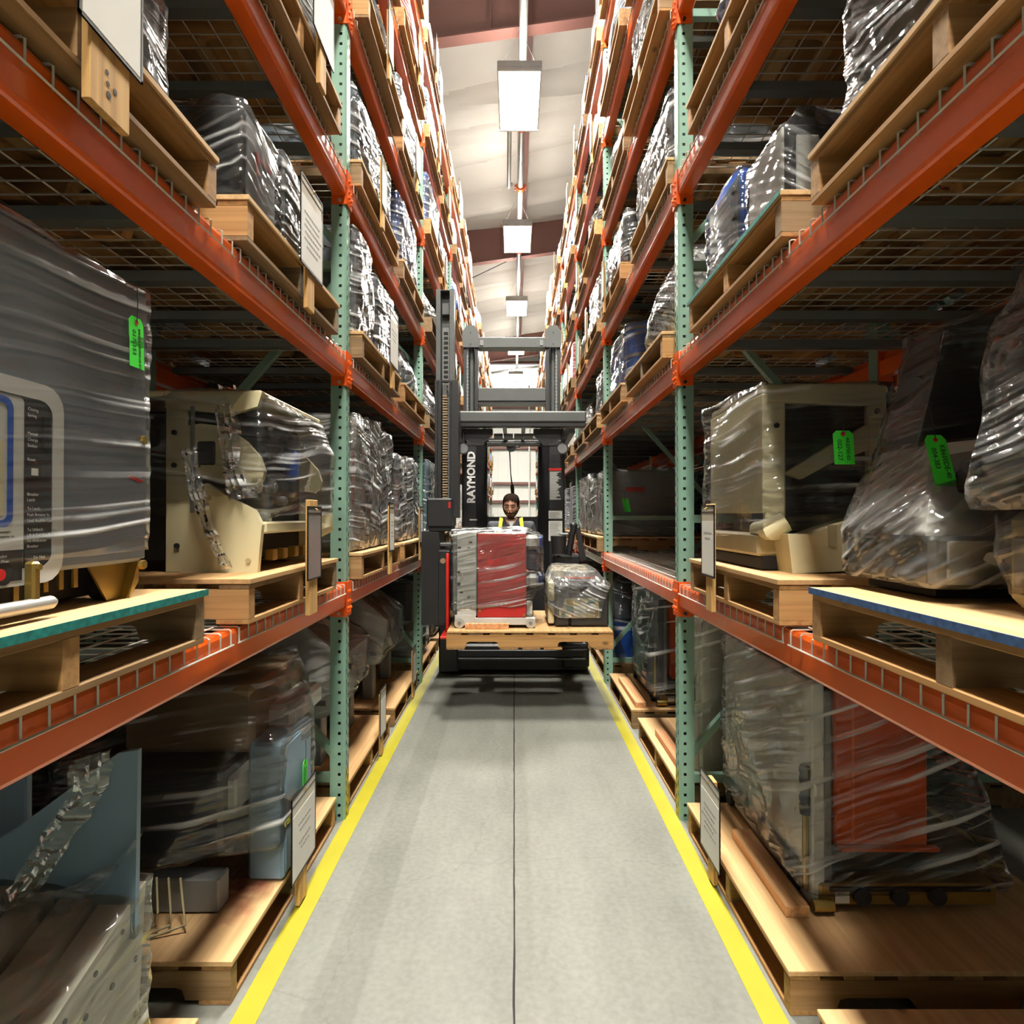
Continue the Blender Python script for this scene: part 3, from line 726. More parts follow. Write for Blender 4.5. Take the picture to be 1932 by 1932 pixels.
# ---- big charcoal breaker cabinet
def cabinet_a():
    zb = DECK[1]+PT; r = thing('breaker_cabinet', 'large charcoal breaker cabinet with grey rounded frame, blue panel and green tag', 'cabinet', (-1.25, .95, zb))
    X = -.88
    MB().cbox(X, -1.62, .64, 1.452, 1.405, 2.034, .008).build('body', 'charcoal', r)
    MB().cbox(X-.001, X+.004, .642, 1.452, 1.412, 2.03, .003).build('front_panel', 'charcoal', r)
    xf = X+.004
    mb = MB(); ring(mb, rr(.66, 1.185, 1.388, 1.755, .045), rr(.69, 1.157, 1.418, 1.725, .03), 0, xf, xf+.0022); mb.build('grey_frame', 'light_grey', r)
    mb = MB(); mb.prism(rr(.695, 1.09, 1.455, 1.722, .01), 0, xf, xf+.001); p0 = mb.build('inner_panel', 'light_grey', r)
    mb = MB(); ring(mb, rr(.71, 1.066, 1.492, 1.718, .02), rr(.722, 1.054, 1.504, 1.706, .012), 0, xf+.001, xf+.002); mb.build('blue_frame', 'blue', p0)
    MB().box(xf+.001, xf+.0015, .73, 1.046, 1.512, 1.64).build('cream_plate', 'cream', p0)
    mb = MB(); mb.box(xf, xf+.0016, 1.092, 1.155, 1.395, 1.72); pn = mb.build('instruction_panel', 'black_soft', r)
    def put(ln, y, z, sz=.0105, m='print_white', par=pn, d=.0018): text(ln, sz, 'print', m, par, frame_m((xf+d, y, z), (0, 1, 0), (0, 0, 1)), .0001)
    for i, (ln, z) in enumerate((('Closing', 1.702), ('Spring', 1.691), ('Manual', 1.658), ('Charge', 1.647), ('Socket', 1.636), ('Reset', 1.611), ('Breaker', 1.548), ('Latch', 1.538), ('To Latch:', 1.522), ('Push Breaker In', 1.511), ('Until Audible Latch', 1.500),
                                 ('To Unlatch:', 1.484), ('Lift & Pull Handle', 1.474), ('To Withdraw', 1.464), ('Breaker', 1.454))):
        put(ln, 1.097, z, .0082)
    put('Do Not', 1.112, 1.433, .0085)
    MB().box(xf+.0016, xf+.0036, 1.133, 1.146, 1.636, 1.695).build('spring_window', 'dark_void', pn)
    mb = MB(); mb.box(xf+.0016, xf+.0032, 1.093, 1.128, 1.583, 1.605); w = mb.build('reset_window', 'dark_void', pn); MB().box(xf+.0032, xf+.005, 1.104, 1.118, 1.585, 1.598).build('reset_button', 'paper', w)
    mb = MB(); mb.box(xf+.0016, xf+.0021, 1.02, 1.089, 1.452, 1.492); lb = mb.build('rating_label', 'paper', p0)
    for i, ln in enumerate(('Underwriters', 'Laboratories, Inc.')): put(ln, 1.028, 1.482-i*.008, .006, 'ink', lb, .0023)
    mb = MB(); mb.box(xf+.0016, xf+.003, .7, 1.085, 1.398, 1.448); q = mb.build('handle_panel', 'black_soft', p0)
    put('Breaker', 1.03, 1.44, .007, 'print_white', q, .0033); put('To Open', 1.03, 1.431, .007, 'print_white', q, .0033)
    mb = MB(); mb.tube([(xf+.003, 1.045, 1.412), (xf+.004, 1.045, 1.412)], .02, 20); mb.build('handle_port', 'dark_void', q); MB().tube([(xf+.004, 1.03, 1.412), (xf+.012, 1.03, 1.412)], .01, 12).build('red_button', 'red', q, True)
    mb = MB(); mb.prism([(1.395, 1.606), (1.385, 1.60), (1.43, 1.590), (1.443, 1.594), (1.41, 1.602)], 0, xf, xf+.0008); mb.build('red_arrow', 'red', r)
    for y, z in ((1.434, 1.398), (1.434, 1.69), (.67, 1.99)): MB().tube([(xf, y, z), (xf+.01, y, z)], .011, 6).build('bolt', 'brass', r)
    # running gear
    mb = MB(); mb.tube([(-.858, .7, 1.352), (-.858, 1.132, 1.352)], .0125, 12); mb.tube([(-.858, 1.132, 1.352), (-.858, 1.142, 1.352)], [.0125, .007], 12); mb.build('racking_bar', 'zinc', r, True)
    mb = MB(); mb.cbox(-.872, -.852, 1.085, 1.103, 1.345, 1.43, .004); mb.tube([(-.851, 1.094, 1.42), (-.847, 1.094, 1.42)], .006, 6); mb.build('bar_bracket', 'brass', r)
    for y in (1.04, 1.10, 1.135, 1.17, 1.21, 1.25): MB().box(-.905, -.9, y, y+.012, 1.345+.02*((y*100) % 2), 1.405).build('spring_tab', 'brass', r)
    mb = MB(); mb.prism([(1.30, 1.405), (1.442, 1.405), (1.442, 1.362), (1.41, zb), (1.36, zb)], 0, -.91, -.905); mb.prism([(1.438, 1.405), (1.442, 1.405), (1.442, 1.36), (1.41, zb), (1.406, zb)], 0, -.905, -.885); mb.build('wheel_bracket', 'brass', r)
    mb = MB(); mb.tube([(-.915, 1.39, zb+.032), (-.95, 1.39, zb+.032)], .032, 16); mb.build('wheel', 'black', r, True)
    mb = MB(); mb.tube([(-.915, .7, zb+.032), (-.95, .7, zb+.032)], .032, 16); mb.build('wheel', 'black', r, True)
    MB().cbox(-.96, -1.6, .66, 1.42, zb+.01, 1.41, .004).build('base_frame', 'dark_void', r)
    wrap(r, [(x+1.25, y-.95, z-zb) for x in (-.876, -1.62) for y in (.64, 1.452) for z in (1.43, 2.034)], .006, .035, .005, 3, 'film_light', ridge=30)
    hang_tag(r, (-.868, 1.372, 1.967), (0, 1, 0), (0, -.05, 1), .052, .115, ('BOWC.PW75D12-07', '017-151'), (1, 0, 0))
cabinet_a()
# ---- cream breaker mechanism on left
def cream_left():
    zb = DECK[1]+PT; r = thing('breaker_mechanism', 'cream open-sided breaker mechanism under torn film beside the left upright', 'machine', (-1.1, 2.35, zb))
    x0, x1, ya, yb, zt = -1.46, -.85, 2.05, 2.68, 1.93
    def plate(y, nm):
        mb = MB()
        mb.cbox(-1.17, -1.10, y, y+.02, zb, zt, .003); mb.build(nm, 'cream', r)
        mb = MB(); mb.prism([(-1.17, zt), (-1.17, zt-.055), (-.95, zt-.075), (-.86, zt-.05), (-.845, zt)], 1, y-.004, y+.022); mb.build('top_rail', 'cream', r)
        mb = MB(); mb.prism([(-1.12, zb), (-.86, zb), (-.845, zb+.16), (-.87, zb+.21), (-.97, zb+.26), (-1.03, zb+.3), (-1.12, zb+.27)], 1, y-.002, y+.02); mb.build('lower_plate', 'cream', r)
        mb = MB(); mb.prism([(-1.12, zb+.33), (-1.0, zb+.31), (-.92, zb+.30), (-.87, zb+.29), (-.845, zb+.31), (-.838, zb+.34), (-.855, zb+.39), (-.9, zb+.44), (-.97, zb+.49), (-1.05, zb+.5), (-1.12, zb+.49)], 1, y-.002, y+.02); mb.build('cam_plate', 'cream', r)
    plate(ya, 'side_frame'); plate(yb-.02, 'side_frame')
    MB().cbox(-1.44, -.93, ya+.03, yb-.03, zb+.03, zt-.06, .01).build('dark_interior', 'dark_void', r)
    MB().cbox(-1.46, -.85, ya, yb, zt-.02, zt+.006, .006).build('top_plate', 'cream', r)
    MB().cbox(-.93, -.84, ya+.02, yb, zb+.13, zb+.17, .006).build('front_shelf', 'cream', r)
    mb = MB(); mb.tube([(-.86, yb-.02, zb+.12), (-.835, yb+.03, zb+.14), (-.835, yb+.035, zb+.2)], [.03, .035, .028], 10); mb.build('rounded_foot', 'cream', r, True)
    for i, (y, z, c) in enumerate(((2.16, .30, 'zinc'), (2.24, .18, 'white_paint'), (2.3, .30, 'mid_grey'), (2.2, .42, 'black_soft'), (2.4, .25, 'mid_grey'))):
        mb = MB(); mb.tube([(-.93, y, zb+z), (-.9, y, zb+z)], .03-.003*i, 12); mb.tube([(-.9, y, zb+z), (-.893, y, zb+z)], .014, 8); mb.build('roller', c, r, True)
    mb = MB(); mb.cbox(-.93, -.87, 2.43, 2.5, zb+.33, zb+.46, .02); mb.build('blue_coil', 'blue', r)
    MB().cbox(-1.06, -1.0, ya-.012, ya, zb+.36, zb+.44, .01).build('dark_latch', 'dark_void', r)
    MB().cbox(-1.085, -1.07, ya-.008, ya, zb+.2, zb+.56, .003).build('link_bar', 'mid_grey', r)
    for x, z in ((-1.14, .47), (-1.14, .36), (-1.13, .09), (-1.02, .25), (-.89, .04), (-.87, .31)): MB().tube([(x, ya-.006, zb+z), (x, ya, zb+z)], .009, 10).build('hole_plug', 'cream_dark' if x > -1.1 else 'black_soft', r)
    for y in (2.2, 2.3, 2.42, 2.52): MB().cbox(-.9, -.865, y, y+.04, zb+.03, zb+.07, .004).build('terminal', 'brass', r)
    o = Vector((-1.1, 2.35, zb))
    wrap(r, [Vector(p)-o for p in ((-1.46, ya, zt), (-.85, ya, zt), (-1.46, yb, zt), (-.85, yb, zt-.03), (-1.2, ya-.01, zb+.25), (-.83, ya-.01, zb+.3), (-.8, yb, zb+.2), (-.8, yb, zb+.45), (-1.46, yb, zb+.2), (-1.46, ya, zb+.2), (-.86, 2.15, zb+.18))], .008, .045, .014, 5, 'film', ridge=9)
    mb = MB(); ribbon(mb, [(-1.08, ya-.02, zb+.42), (-1.05, ya-.03, zb+.3), (-1.01, ya-.03, zb+.14), (-.95, ya-.02, zb+.015)], [.03, .024, .02, .016], (1, 0, .3), 3, 8, .01); mb.build('film_strand', 'film_heavy', r, True)
    mb = MB(); ribbon(mb, [(-.97, ya+.02, zt+.02), (-.96, ya-.01, zt-.08), (-.94, ya-.02, zt-.25), (-.90, ya-.02, zt-.36)], [.03, .035, .03, .05], (1, 0, .1), 7, 8, .014); mb.build('film_strand', 'film_heavy', r, True)
cream_left()
def pinkish():
    zb = DECK[1]+PT; r = thing('wrapped_bundle', 'dark bundle in crinkled film behind the charcoal cabinet', 'bundle', (-1.35, 1.75, zb-.13))
    MB().cbox(-1.62, -1.24, 1.63, 1.77, zb-.1, zb+.36, .02).build('core', 'w_brown', r)
    MB().cbox(-1.66, -1.2, 1.615, 1.80, zb-.137, zb-.1, .01).build('skid', 'black_soft', r)
    wrap(r, None, .012, .05, .02, 9, 'film', ridge=6)
pinkish()
sign(-1, .773, 2.28, 1.135, .16, .28, .09, .44, 'plastic sign pouch on a stake before the cream machine, left first shelf', .135, clear=True)
sign(-1, .826, 2.27, .012, .27, .32, .085, .40, 'printed paper sign on a stake at the left yellow line', .125, (.5, .4, 0, .45, .3))
_r = sign(-1, .774, 1.075, 2.275, .185, .27, .115, .35, 'blank sign board on a knotty plywood stake, upper left second shelf', .13)
for _y, _z, _q in ((1.155, 2.355, .005), (1.158, 2.335, .005), (1.16, 2.315, .007), (1.178, 2.333, .006)): MB().tube([(-.7735, _y, _z), (-.773, _y, _z)], _q, 8).build('knot', 'dark_void', _r)
sign(-1, .774, 2.2, 2.295, .25, .33, .075, .36, 'sign with dark printed bars on second shelf left, before the upright', .14, (.7, .6, .7, .65, .7, .5))
# ---- left floor: perforated panels and blue plate
def panels_left():
    zb = PT; r = thing('panel_stack', 'stack of pale perforated metal panels wrapped in yellowish film, lower left', 'panels', (-1.25, 1.2, zb))
    for i in range(4):
        x = -.90-i*.09
        mb = MB(); mb.prism([(.70, zb), (1.46-i*.01, zb), (1.50-i*.01, .62+i*.012), (.70, .36)], 0, x, x-.075); p = mb.build('panel', 'light_grey', r)
        if i == 0:
            for j in range(9):
                for q in range(3):
                    y = .78+j*.085; z = .2+q*.13
                    if z < .34+(y-.7)*.3: MB().tube([(x+.0005, y, z), (x+.003, y, z)], .007, 8).build('hole', 'dark_void', p)
            for j in range(8):
                y = .78+j*.09; z = .36+(y-.70)*.32-.03
                MB().tube([(x+.0005, y, z), (x+.003, y, z)], .006, 8).build('hole', 'dark_void', p)
    MB().box(-1.26, -1.66, .72, 1.42, zb, .52).build('inner_block', 'slate', r)
    o = Vector((-1.25, 1.2, zb))
    wrap(r, None, .012, .045, .012, 4, 'film_yellow', ridge=14)
    b = thing('steel_plate', 'blue grey sheet metal plate standing in wrapped panels, lower left', 'plate', (-1.28, 1.45, .5))
    mb = MB(); mb.prism([(-1.55, .52), (-.889, .52), (-.884, .962), (-.93, .955), (-1.14, .80)], 1, 1.44, 1.455); mb.build('plate', 'blue_grey', b)
    mb = MB(); mb.prism([(-1.55, .52), (-.91, .52), (-.91, .56), (-1.5, .56)], 1, 1.425, 1.44); mb.build('bottom_lip', 'slate', b)
    mb = MB(); path = [(-.985, 1.432, .955), (-.99, 1.425, .87), (-1.05, 1.42, .78), (-1.10, 1.41, .69), (-1.16, 1.40, .62), (-1.3, 1.39, .56)]
    ribbon(mb, path, [.05, .045, .05, .045, .06, .04], (1, .1, .3), 2, 9, .007); mb.build('film_strand', 'film_yellow', b, True)
    mb = MB(); ribbon(mb, [(-.87, 1.42, .76), (-.93, 1.41, .69), (-1.02, 1.40, .63), (-1.15, 1.39, .6)], [.02, .035, .045, .04], (.5, .1, 1), 5, 9, .007); mb.build('film_strand', 'film', b, True)
    c = thing('metal_panel', 'tall blue metal panel in shadow behind the steel plate, left floor', 'panel', (-1.5, 1.62, PT))
    mb = MB(); mb.cbox(-1.62, -1.29, 1.62, 1.645, PT, 1.02, .004); mb.build('sheet', 'blue_grey', c); MB().cbox(-1.62, -1.6, 1.6, 1.645, PT, 1.02, .003).build('flange', 'slate', c)
panels_left()
def machine_left_floor():
    zb = PT; r = thing('control_machine', 'blue grey cabinet machine with brown box top in film, left floor pallet', 'machine', (-1.2, 2.5, zb))
    MB().cbox(-.865, -1.0, 2.30, 2.62, zb+.006, .66, .012).build('cabinet', 'blue_grey', r)
    MB().cbox(-.862, -.868, 2.32, 2.60, zb+.03, .64, .004).build('door', 'blue_grey', r)
    MB().cbox(-1.02, -1.16, 2.25, 2.5, .42, .55, .008).build('meter_box', 'light_grey', r)
    MB().box(-1.05, -1.09, 2.245, 2.25, .49, .53).build('red_label', 'red', r)
    MB().cbox(-1.05, -1.6, 2.2, 2.85, .30, .60, .015).build('dark_body', 'black_soft', r)
    MB().cbox(-1.0, -1.5, 2.35, 2.9, .60, .86, .02).build('brown_box', 'corrugated_card', r)
    MB().cbox(-.9, -1.4, 2.5, 2.88, .64, .74, .02).build('grey_hood', 'light_grey', r)
    MB().cbox(-1.02, -1.35, 2.12, 2.2, zb+.003, zb+.12, .006).build('channel_foot', 'mid_grey', r)
    MB().cbox(-1.28, -1.33, 2.05, 2.1, zb, .36, .006).build('post', 'brass', r)
    for i in range(3):
        MB().tube([(-1.2+.04*i, 2.06, .3), (-1.16+.03*i, 2.0+.02*i, .22), (-1.18+.05*i, 2.02, zb+.03), (-1.24+.03*i, 1.99, zb+.008), (-1.28, 2.03, zb+.008)], .004, 5).build('loose_wire', 'cream_dark', r, True)
    o = Vector((-1.2, 2.5, zb))
    wrap(r, [Vector(p)-o for p in ((-.872, 2.28, .28), (-.872, 2.64, .3), (-.872, 2.3, .67), (-.872, 2.64, .68), (-1.0, 2.4, .88), (-1.5, 2.4, .88), (-1.05, 2.92, .9), (-1.6, 2.9, .6), (-1.62, 2.15, .3), (-1.62, 2.15, .62), (-1.2, 2.06, .33), (-1.1, 2.15, .55))], .01, .05, .014, 8, 'film', ridge=10)
    hang_tag(r, (-.852, 2.47, .52), (0, 1, 0), (0, 0, 1), .05, .12, ('', ''), (1, 0, 0))
machine_left_floor()
# ---- left second shelf
def left_second():
    zb = DECK[2]+PT; r = thing('wrapped_machine', 'dark machine in shiny film at upper left, second shelf', 'machine', (-1.15, 1.4, zb))
    MB().cbox(-.9, -1.5, 1.05, 1.56, zb, zb+.34, .02).build('body', 'black_soft', r)
    MB().cbox(-1.0, -1.4, 1.2, 1.5, zb+.34, zb+.42, .02).build('cap', 'charcoal', r)
    for y in (1.15, 1.35): MB().tube([(-.9, y, zb+.2), (-.88, y, zb+.2)], .05, 14).build('dial', 'mid_grey', r, True)
    wrap(r, None, .015, .05, .022, 11, 'film', ridge=12)
    r = thing('wrapped_relay_box', 'black relay box with red corner mark in shiny film, left second shelf', 'box', (-1.05, 2.0, zb))
    MB().cbox(-.83, -1.3, 1.86, 2.12, zb+.01, zb+.30, .01).build('case', 'black_soft', r)
    MB().cbox(-.826, -.832, 1.88, 2.1, zb+.03, zb+.28, .003).build('face', 'charcoal', r)
    mb = MB(); mb.box(-.822, -.826, 1.95, 2.06, zb+.19, zb+.205); mb.box(-.822, -.826, 1.95, 1.965, zb+.13, zb+.19); mb.build('red_mark', 'red', r)
    MB().box(-.95, -1.03, 1.856, 1.86, zb+.1, zb+.2).build('side_plate', 'mid_grey', r)
    wrap(r, None, .014, .045, .018, 13, 'film', ridge=18)
    r = thing('wrapped_switch_unit', 'grey panel unit in white film behind the barred sign, left second shelf', 'panel', (-1.05, 2.45, zb))
    MB().cbox(-.86, -1.25, 2.25, 2.42, zb, zb+.38, .01).build('front_unit', 'charcoal', r); MB().cbox(-.86, -1.25, 2.45, 2.66, zb, zb+.34, .01).build('rear_unit', 'light_grey', r)
    MB().box(-.856, -.86, 2.27, 2.4, zb+.05, zb+.33).build('face_plate', 'mid_grey', r)
    wrap(r, None, .014, .05, .02, 15, 'film_heavy', ridge=8)
    zb = DECK[3]+PT
    r = thing('wrapped_bag', 'white film bag at upper left on third shelf', 'bag', (-1.0, 2.3, zb))
    MB().cbox(-.84, -1.4, 1.95, 2.62, zb, zb+.46, .03).build('core', 'light_grey', r); wrap(r, None, .02, .06, .03, 17, 'film_heavy', ridge=7)
    sign(-1, .763, 2.3, DECK[3]-.03, .26, .33, .075, .36, 'sign hanging before the white bag, left third shelf', .16)
left_second()
# ================================================================ nearest bay, right rack
def cream_right():
    zb = DECK[1]+PT; r = thing('breaker_mechanism', 'cream breaker mechanism with green tag under film, right first shelf', 'machine', (1.1, 2.4, zb))
    ya, yb, zt = 2.1, 2.66, 1.965
    MB().cbox(.86, 1.29, ya, yb, zt-.03, zt, .008).build('top_plate', 'cream', r)
    mb = MB(); mb.prism([(.87, zt), (.87, zt-.06), (1.2, zt-.075), (1.275, zt-.06), (1.275, zt-.02), (1.25, zt)], 1, ya-.006, ya+.02); mb.build('top_rail', 'cream', r)
    MB().cbox(1.215, 1.28, ya-.004, ya+.02, zb+.2, zt-.05, .004).build('side_frame', 'cream', r)
    MB().cbox(.865, .935, ya, ya+.03, zb+.15, zt-.05, .006).build('front_post', 'cream', r)
    MB().cbox(.855, .875, ya, yb, zb+.2, zt-.03, .004).build('front_skin', 'cream', r)
    mb = MB(); mb.prism([(.93, 1.66), (1.08, 1.75), (1.22, 1.83), (1.22, 1.74), (1.08, 1.69), (.99, 1.64)], 1, ya-.002, ya+.03); mb.build('swing_arm', 'cream', r)
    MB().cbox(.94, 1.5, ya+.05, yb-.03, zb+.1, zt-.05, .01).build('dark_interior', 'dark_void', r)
    mb = MB(); mb.prism([(.915, zb), (1.05, zb+.006), (1.24, zb+.02), (1.24, zb+.19), (1.12, zb+.18), (.97, zb+.13), (.90, zb+.13)], 1, ya-.09, ya+.02); mb.build('lower_hood', 'cream', r)
    mb = MB(); mb.tube([(.92, ya-.03, zb+.17), (.88, ya-.02, zb+.145), (.88, ya+.1, zb+.14)], [.035, .04, .035], 10); mb.build('rounded_shoulder', 'cream', r, True)
    MB().cbox(.845, .95, ya+.02, yb, zb+.05, zb+.13, .01).build('front_tray', 'cream_dark', r)
    MB().cbox(.86, 1.4, ya+.02, yb, zb, zb+.05, .006).build('base', 'dark_void', r)
    for x, z in ((1.245, .55), (1.255, .43), (1.25, .34), (1.14, .17), (1.09, .14), (.9, .5)): MB().tube([(x, ya-.012, zb+z), (x, ya-.004, zb+z)], .009, 10).build('hole_plug', 'black_soft', r)
    MB().box(1.03, 1.06, ya-.094, ya-.09, zb+.09, zb+.16).build('hinge_plate', 'cream_dark', r)
    o = Vector((1.1, 2.4, zb))
    wrap(r, [Vector(p)-o for p in ((.85, ya-.01, zt), (1.29, ya-.01, zt), (.83, yb, zt), (1.5, yb, zt), (.84, ya-.03, zb+.13), (1.26, ya-.05, zb+.2), (.83, yb, zb+.1), (1.5, yb, zb+.1), (.9, ya-.06, zb+.2))], .008, .045, .012, 21, 'film', ridge=13)
    hang_tag(r, (1.035, 1.985, 1.79), (1, 0, 0), (-.06, 0, 1), .066, .11, ('AK275E-03', '002-127'), (0, -1, 0))
cream_right()
sign(1, .763, 2.32, 1.14, .16, .28, .07, .42, 'weathered grey sign on a stake before the cream machine, right first shelf', .135, (.6, .4))
def grey_right():
    zb = DECK[1]+PT; r = thing('wrapped_machine', 'grey machine with sloped white front and green tag, right first shelf', 'machine', (1.1, 1.45, zb))
    MB().cbox(.9, 1.22, 1.32, 1.66, zb+.03, zb+.145, .012).build('base_box', 'mid_grey', r)
    MB().cbox(.93, 1.2, 1.31, 1.318, zb+.04, zb+.135, .003).build('base_face', 'white_paint', r)
    mb = MB(); mb.hull([(.9, 1.34, zb+.145), (.9, 1.66, zb+.145), (1.2, 1.34, zb+.145), (1.2, 1.66, zb+.145), (1.0, 1.45, zb+.36), (1.0, 1.66, zb+.36), (1.2, 1.42, zb+.38), (1.2, 1.66, zb+.38)]); mb.build('sloped_front', 'white_paint', r)
    mb = MB(); mb.hull([(.99, 1.5, zb+.36), (1.35, 1.45, zb+.36), (.99, 1.66, zb+.36), (1.35, 1.66, zb+.36), (1.08, 1.52, zb+.66), (1.35, 1.52, zb+.74), (1.08, 1.66, zb+.66), (1.35, 1.66, zb+.74)]); mb.build('upper_hood', 'black_soft', r)
    mb = MB(); mb.tube([(1.02, 1.36, zb+.255), (1.05, 1.42, zb+.29)], .028, 12); mb.build('port', 'dark_void', r)
    MB().cbox(.96, 1.3, 1.4, 1.66, zb, zb+.03, .005).build('feet', 'dark_void', r)
    wrap(r, pts_of(r, ('base_box', 'base_face', 'sloped_front')), .01, .035, .012, 23, 'film_heavy', ridge=14)
    wrap(r, pts_of(r, ('upper_hood',))+[Vector((-.12, .04, .3)), Vector((.12, .0, .3)), Vector((-.1, .2, .3))], .012, .04, .02, 24, 'film', ridge=12)
    hang_tag(r, (.955, 1.425, 1.70), (1, -.1, 0), (-.03, .3, 1), .046, .125, ('KB600DE-40', '004-383'), (-.1, -1, .3))
    r = thing('wrapped_drive', 'black drive unit in glossy film at right edge, first shelf', 'machine', (1.05, 1.05, zb))
    MB().cbox(.93, 1.4, .8, 1.2, zb+.2, zb+.5, .02).build('drum_housing', 'black', r)
    MB().cbox(.98, 1.35, .85, 1.18, zb+.5, zb+.72, .03).build('top_block', 'charcoal', r)
    MB().cbox(.96, 1.3, .85, 1.2, zb+.012, zb+.2, .02).build('terminal_base', 'cream_dark', r)
    for i in range(5): MB().cbox(.945, .96, .86+i*.065, .9+i*.065, zb+.05, zb+.15, .004).build('terminal', 'mid_grey', r)
    MB().cbox(1.0, 1.25, .88, 1.16, zb, zb+.012, .003).build('foot', 'brass', r)
    mb = MB(); mb.hull([(.925, .8, zb+.2), (.925, 1.21, zb+.2), (1.4, .8, zb+.2), (1.4, 1.21, zb+.2), (.88, .95, zb+.3), (.88, 1.15, zb+.3)]); mb.build('flange', 'black', r)
    wrap(r, pts_of(r, ('drum_housing', 'top_block', 'flange')), .014, .04, .02, 27, 'film_heavy', ridge=12)
    wrap(r, pts_of(r, ('terminal_base', 'terminal')), .012, .035, .02, 28, 'film_heavy', ridge=9)
grey_right()
def right_second():
    zb = DECK[2]+PT; r = thing('wrapped_cabinet', 'black cabinet with red band in crinkled silvery film, upper right', 'cabinet', (1.1, 1.3, zb))
    MB().cbox(.86, 1.4, .95, 1.56, zb+.005, zb+.5, .012).build('case', 'black', r)
    MB().box(.99, 1.38, .946, .95, zb+.26, zb+.30).build('red_band', 'red', r)
    MB().cbox(.95, .965, .94, .95, zb+.02, zb+.48, .003).build('corner_strip', 'mid_grey', r)
    MB().cbox(.9, 1.38, 1.0, 1.5, zb+.5, zb+.58, .02).build('lid', 'charcoal', r)
    wrap(r, None, .012, .04, .018, 31, 'film_heavy', ridge=12)
    r = thing('wrapped_cabinet', 'grey framed cabinet under a peaked film hood, right second shelf', 'cabinet', (1.0, 1.98, zb))
    MB().cbox(.83, 1.3, 1.86, 2.14, zb+.002, zb+.24, .01).build('case', 'black_soft', r)
    MB().cbox(.822, .834, 1.87, 2.13, zb+.01, zb+.235, .004).build('door', 'light_grey', r)
    MB().cbox(.86, .93, 1.852, 1.86, zb+.02, zb+.2, .003).build('side_panel', 'light_grey', r)
    MB().box(.98, 1.2, 1.855, 1.86, zb+.13, zb+.15).build('red_strip', 'red', r)
    wrap(r, pts_of(r)+[Vector((-.08, -.05, .33)), Vector((.2, .0, .33)), Vector((-.1, .12, .31))], .008, .05, .012, 33, 'film', ridge=20)
    r = thing('wrapped_cabinet', 'navy blue cabinet in film beside the upright, right second shelf', 'cabinet', (1.0, 2.42, zb))
    MB().cbox(.84, 1.3, 2.25, 2.6, zb+.002, zb+.32, .01).build('case', 'blue', r); MB().cbox(.832, .842, 2.26, 2.59, zb+.01, zb+.31, .004).build('door', 'slate', r)
    for z in (.06, .16, .26): MB().cbox(.826, .832, 2.29, 2.32, zb+z, zb+z+.02, .002).build('hinge', 'mid_grey', r)
    wrap(r, None, .012, .05, .016, 35, 'film', ridge=18)
    zb = DECK[3]+PT; r = thing('wrapped_bag', 'blue load in draped white film with green tag, right third shelf', 'bag', (1.0, 2.2, zb))
    MB().cbox(.86, 1.4, 1.95, 2.5, zb, zb+.45, .03).build('core', 'blue', r); wrap(r, None, .02, .06, .03, 37, 'film_heavy', ridge=7)
    hang_tag(r, (.96, 1.915, zb+.4), (1, 0, 0), (0, 0, 1), .06, .13, ('', ''), (0, -1, 0))
right_second()
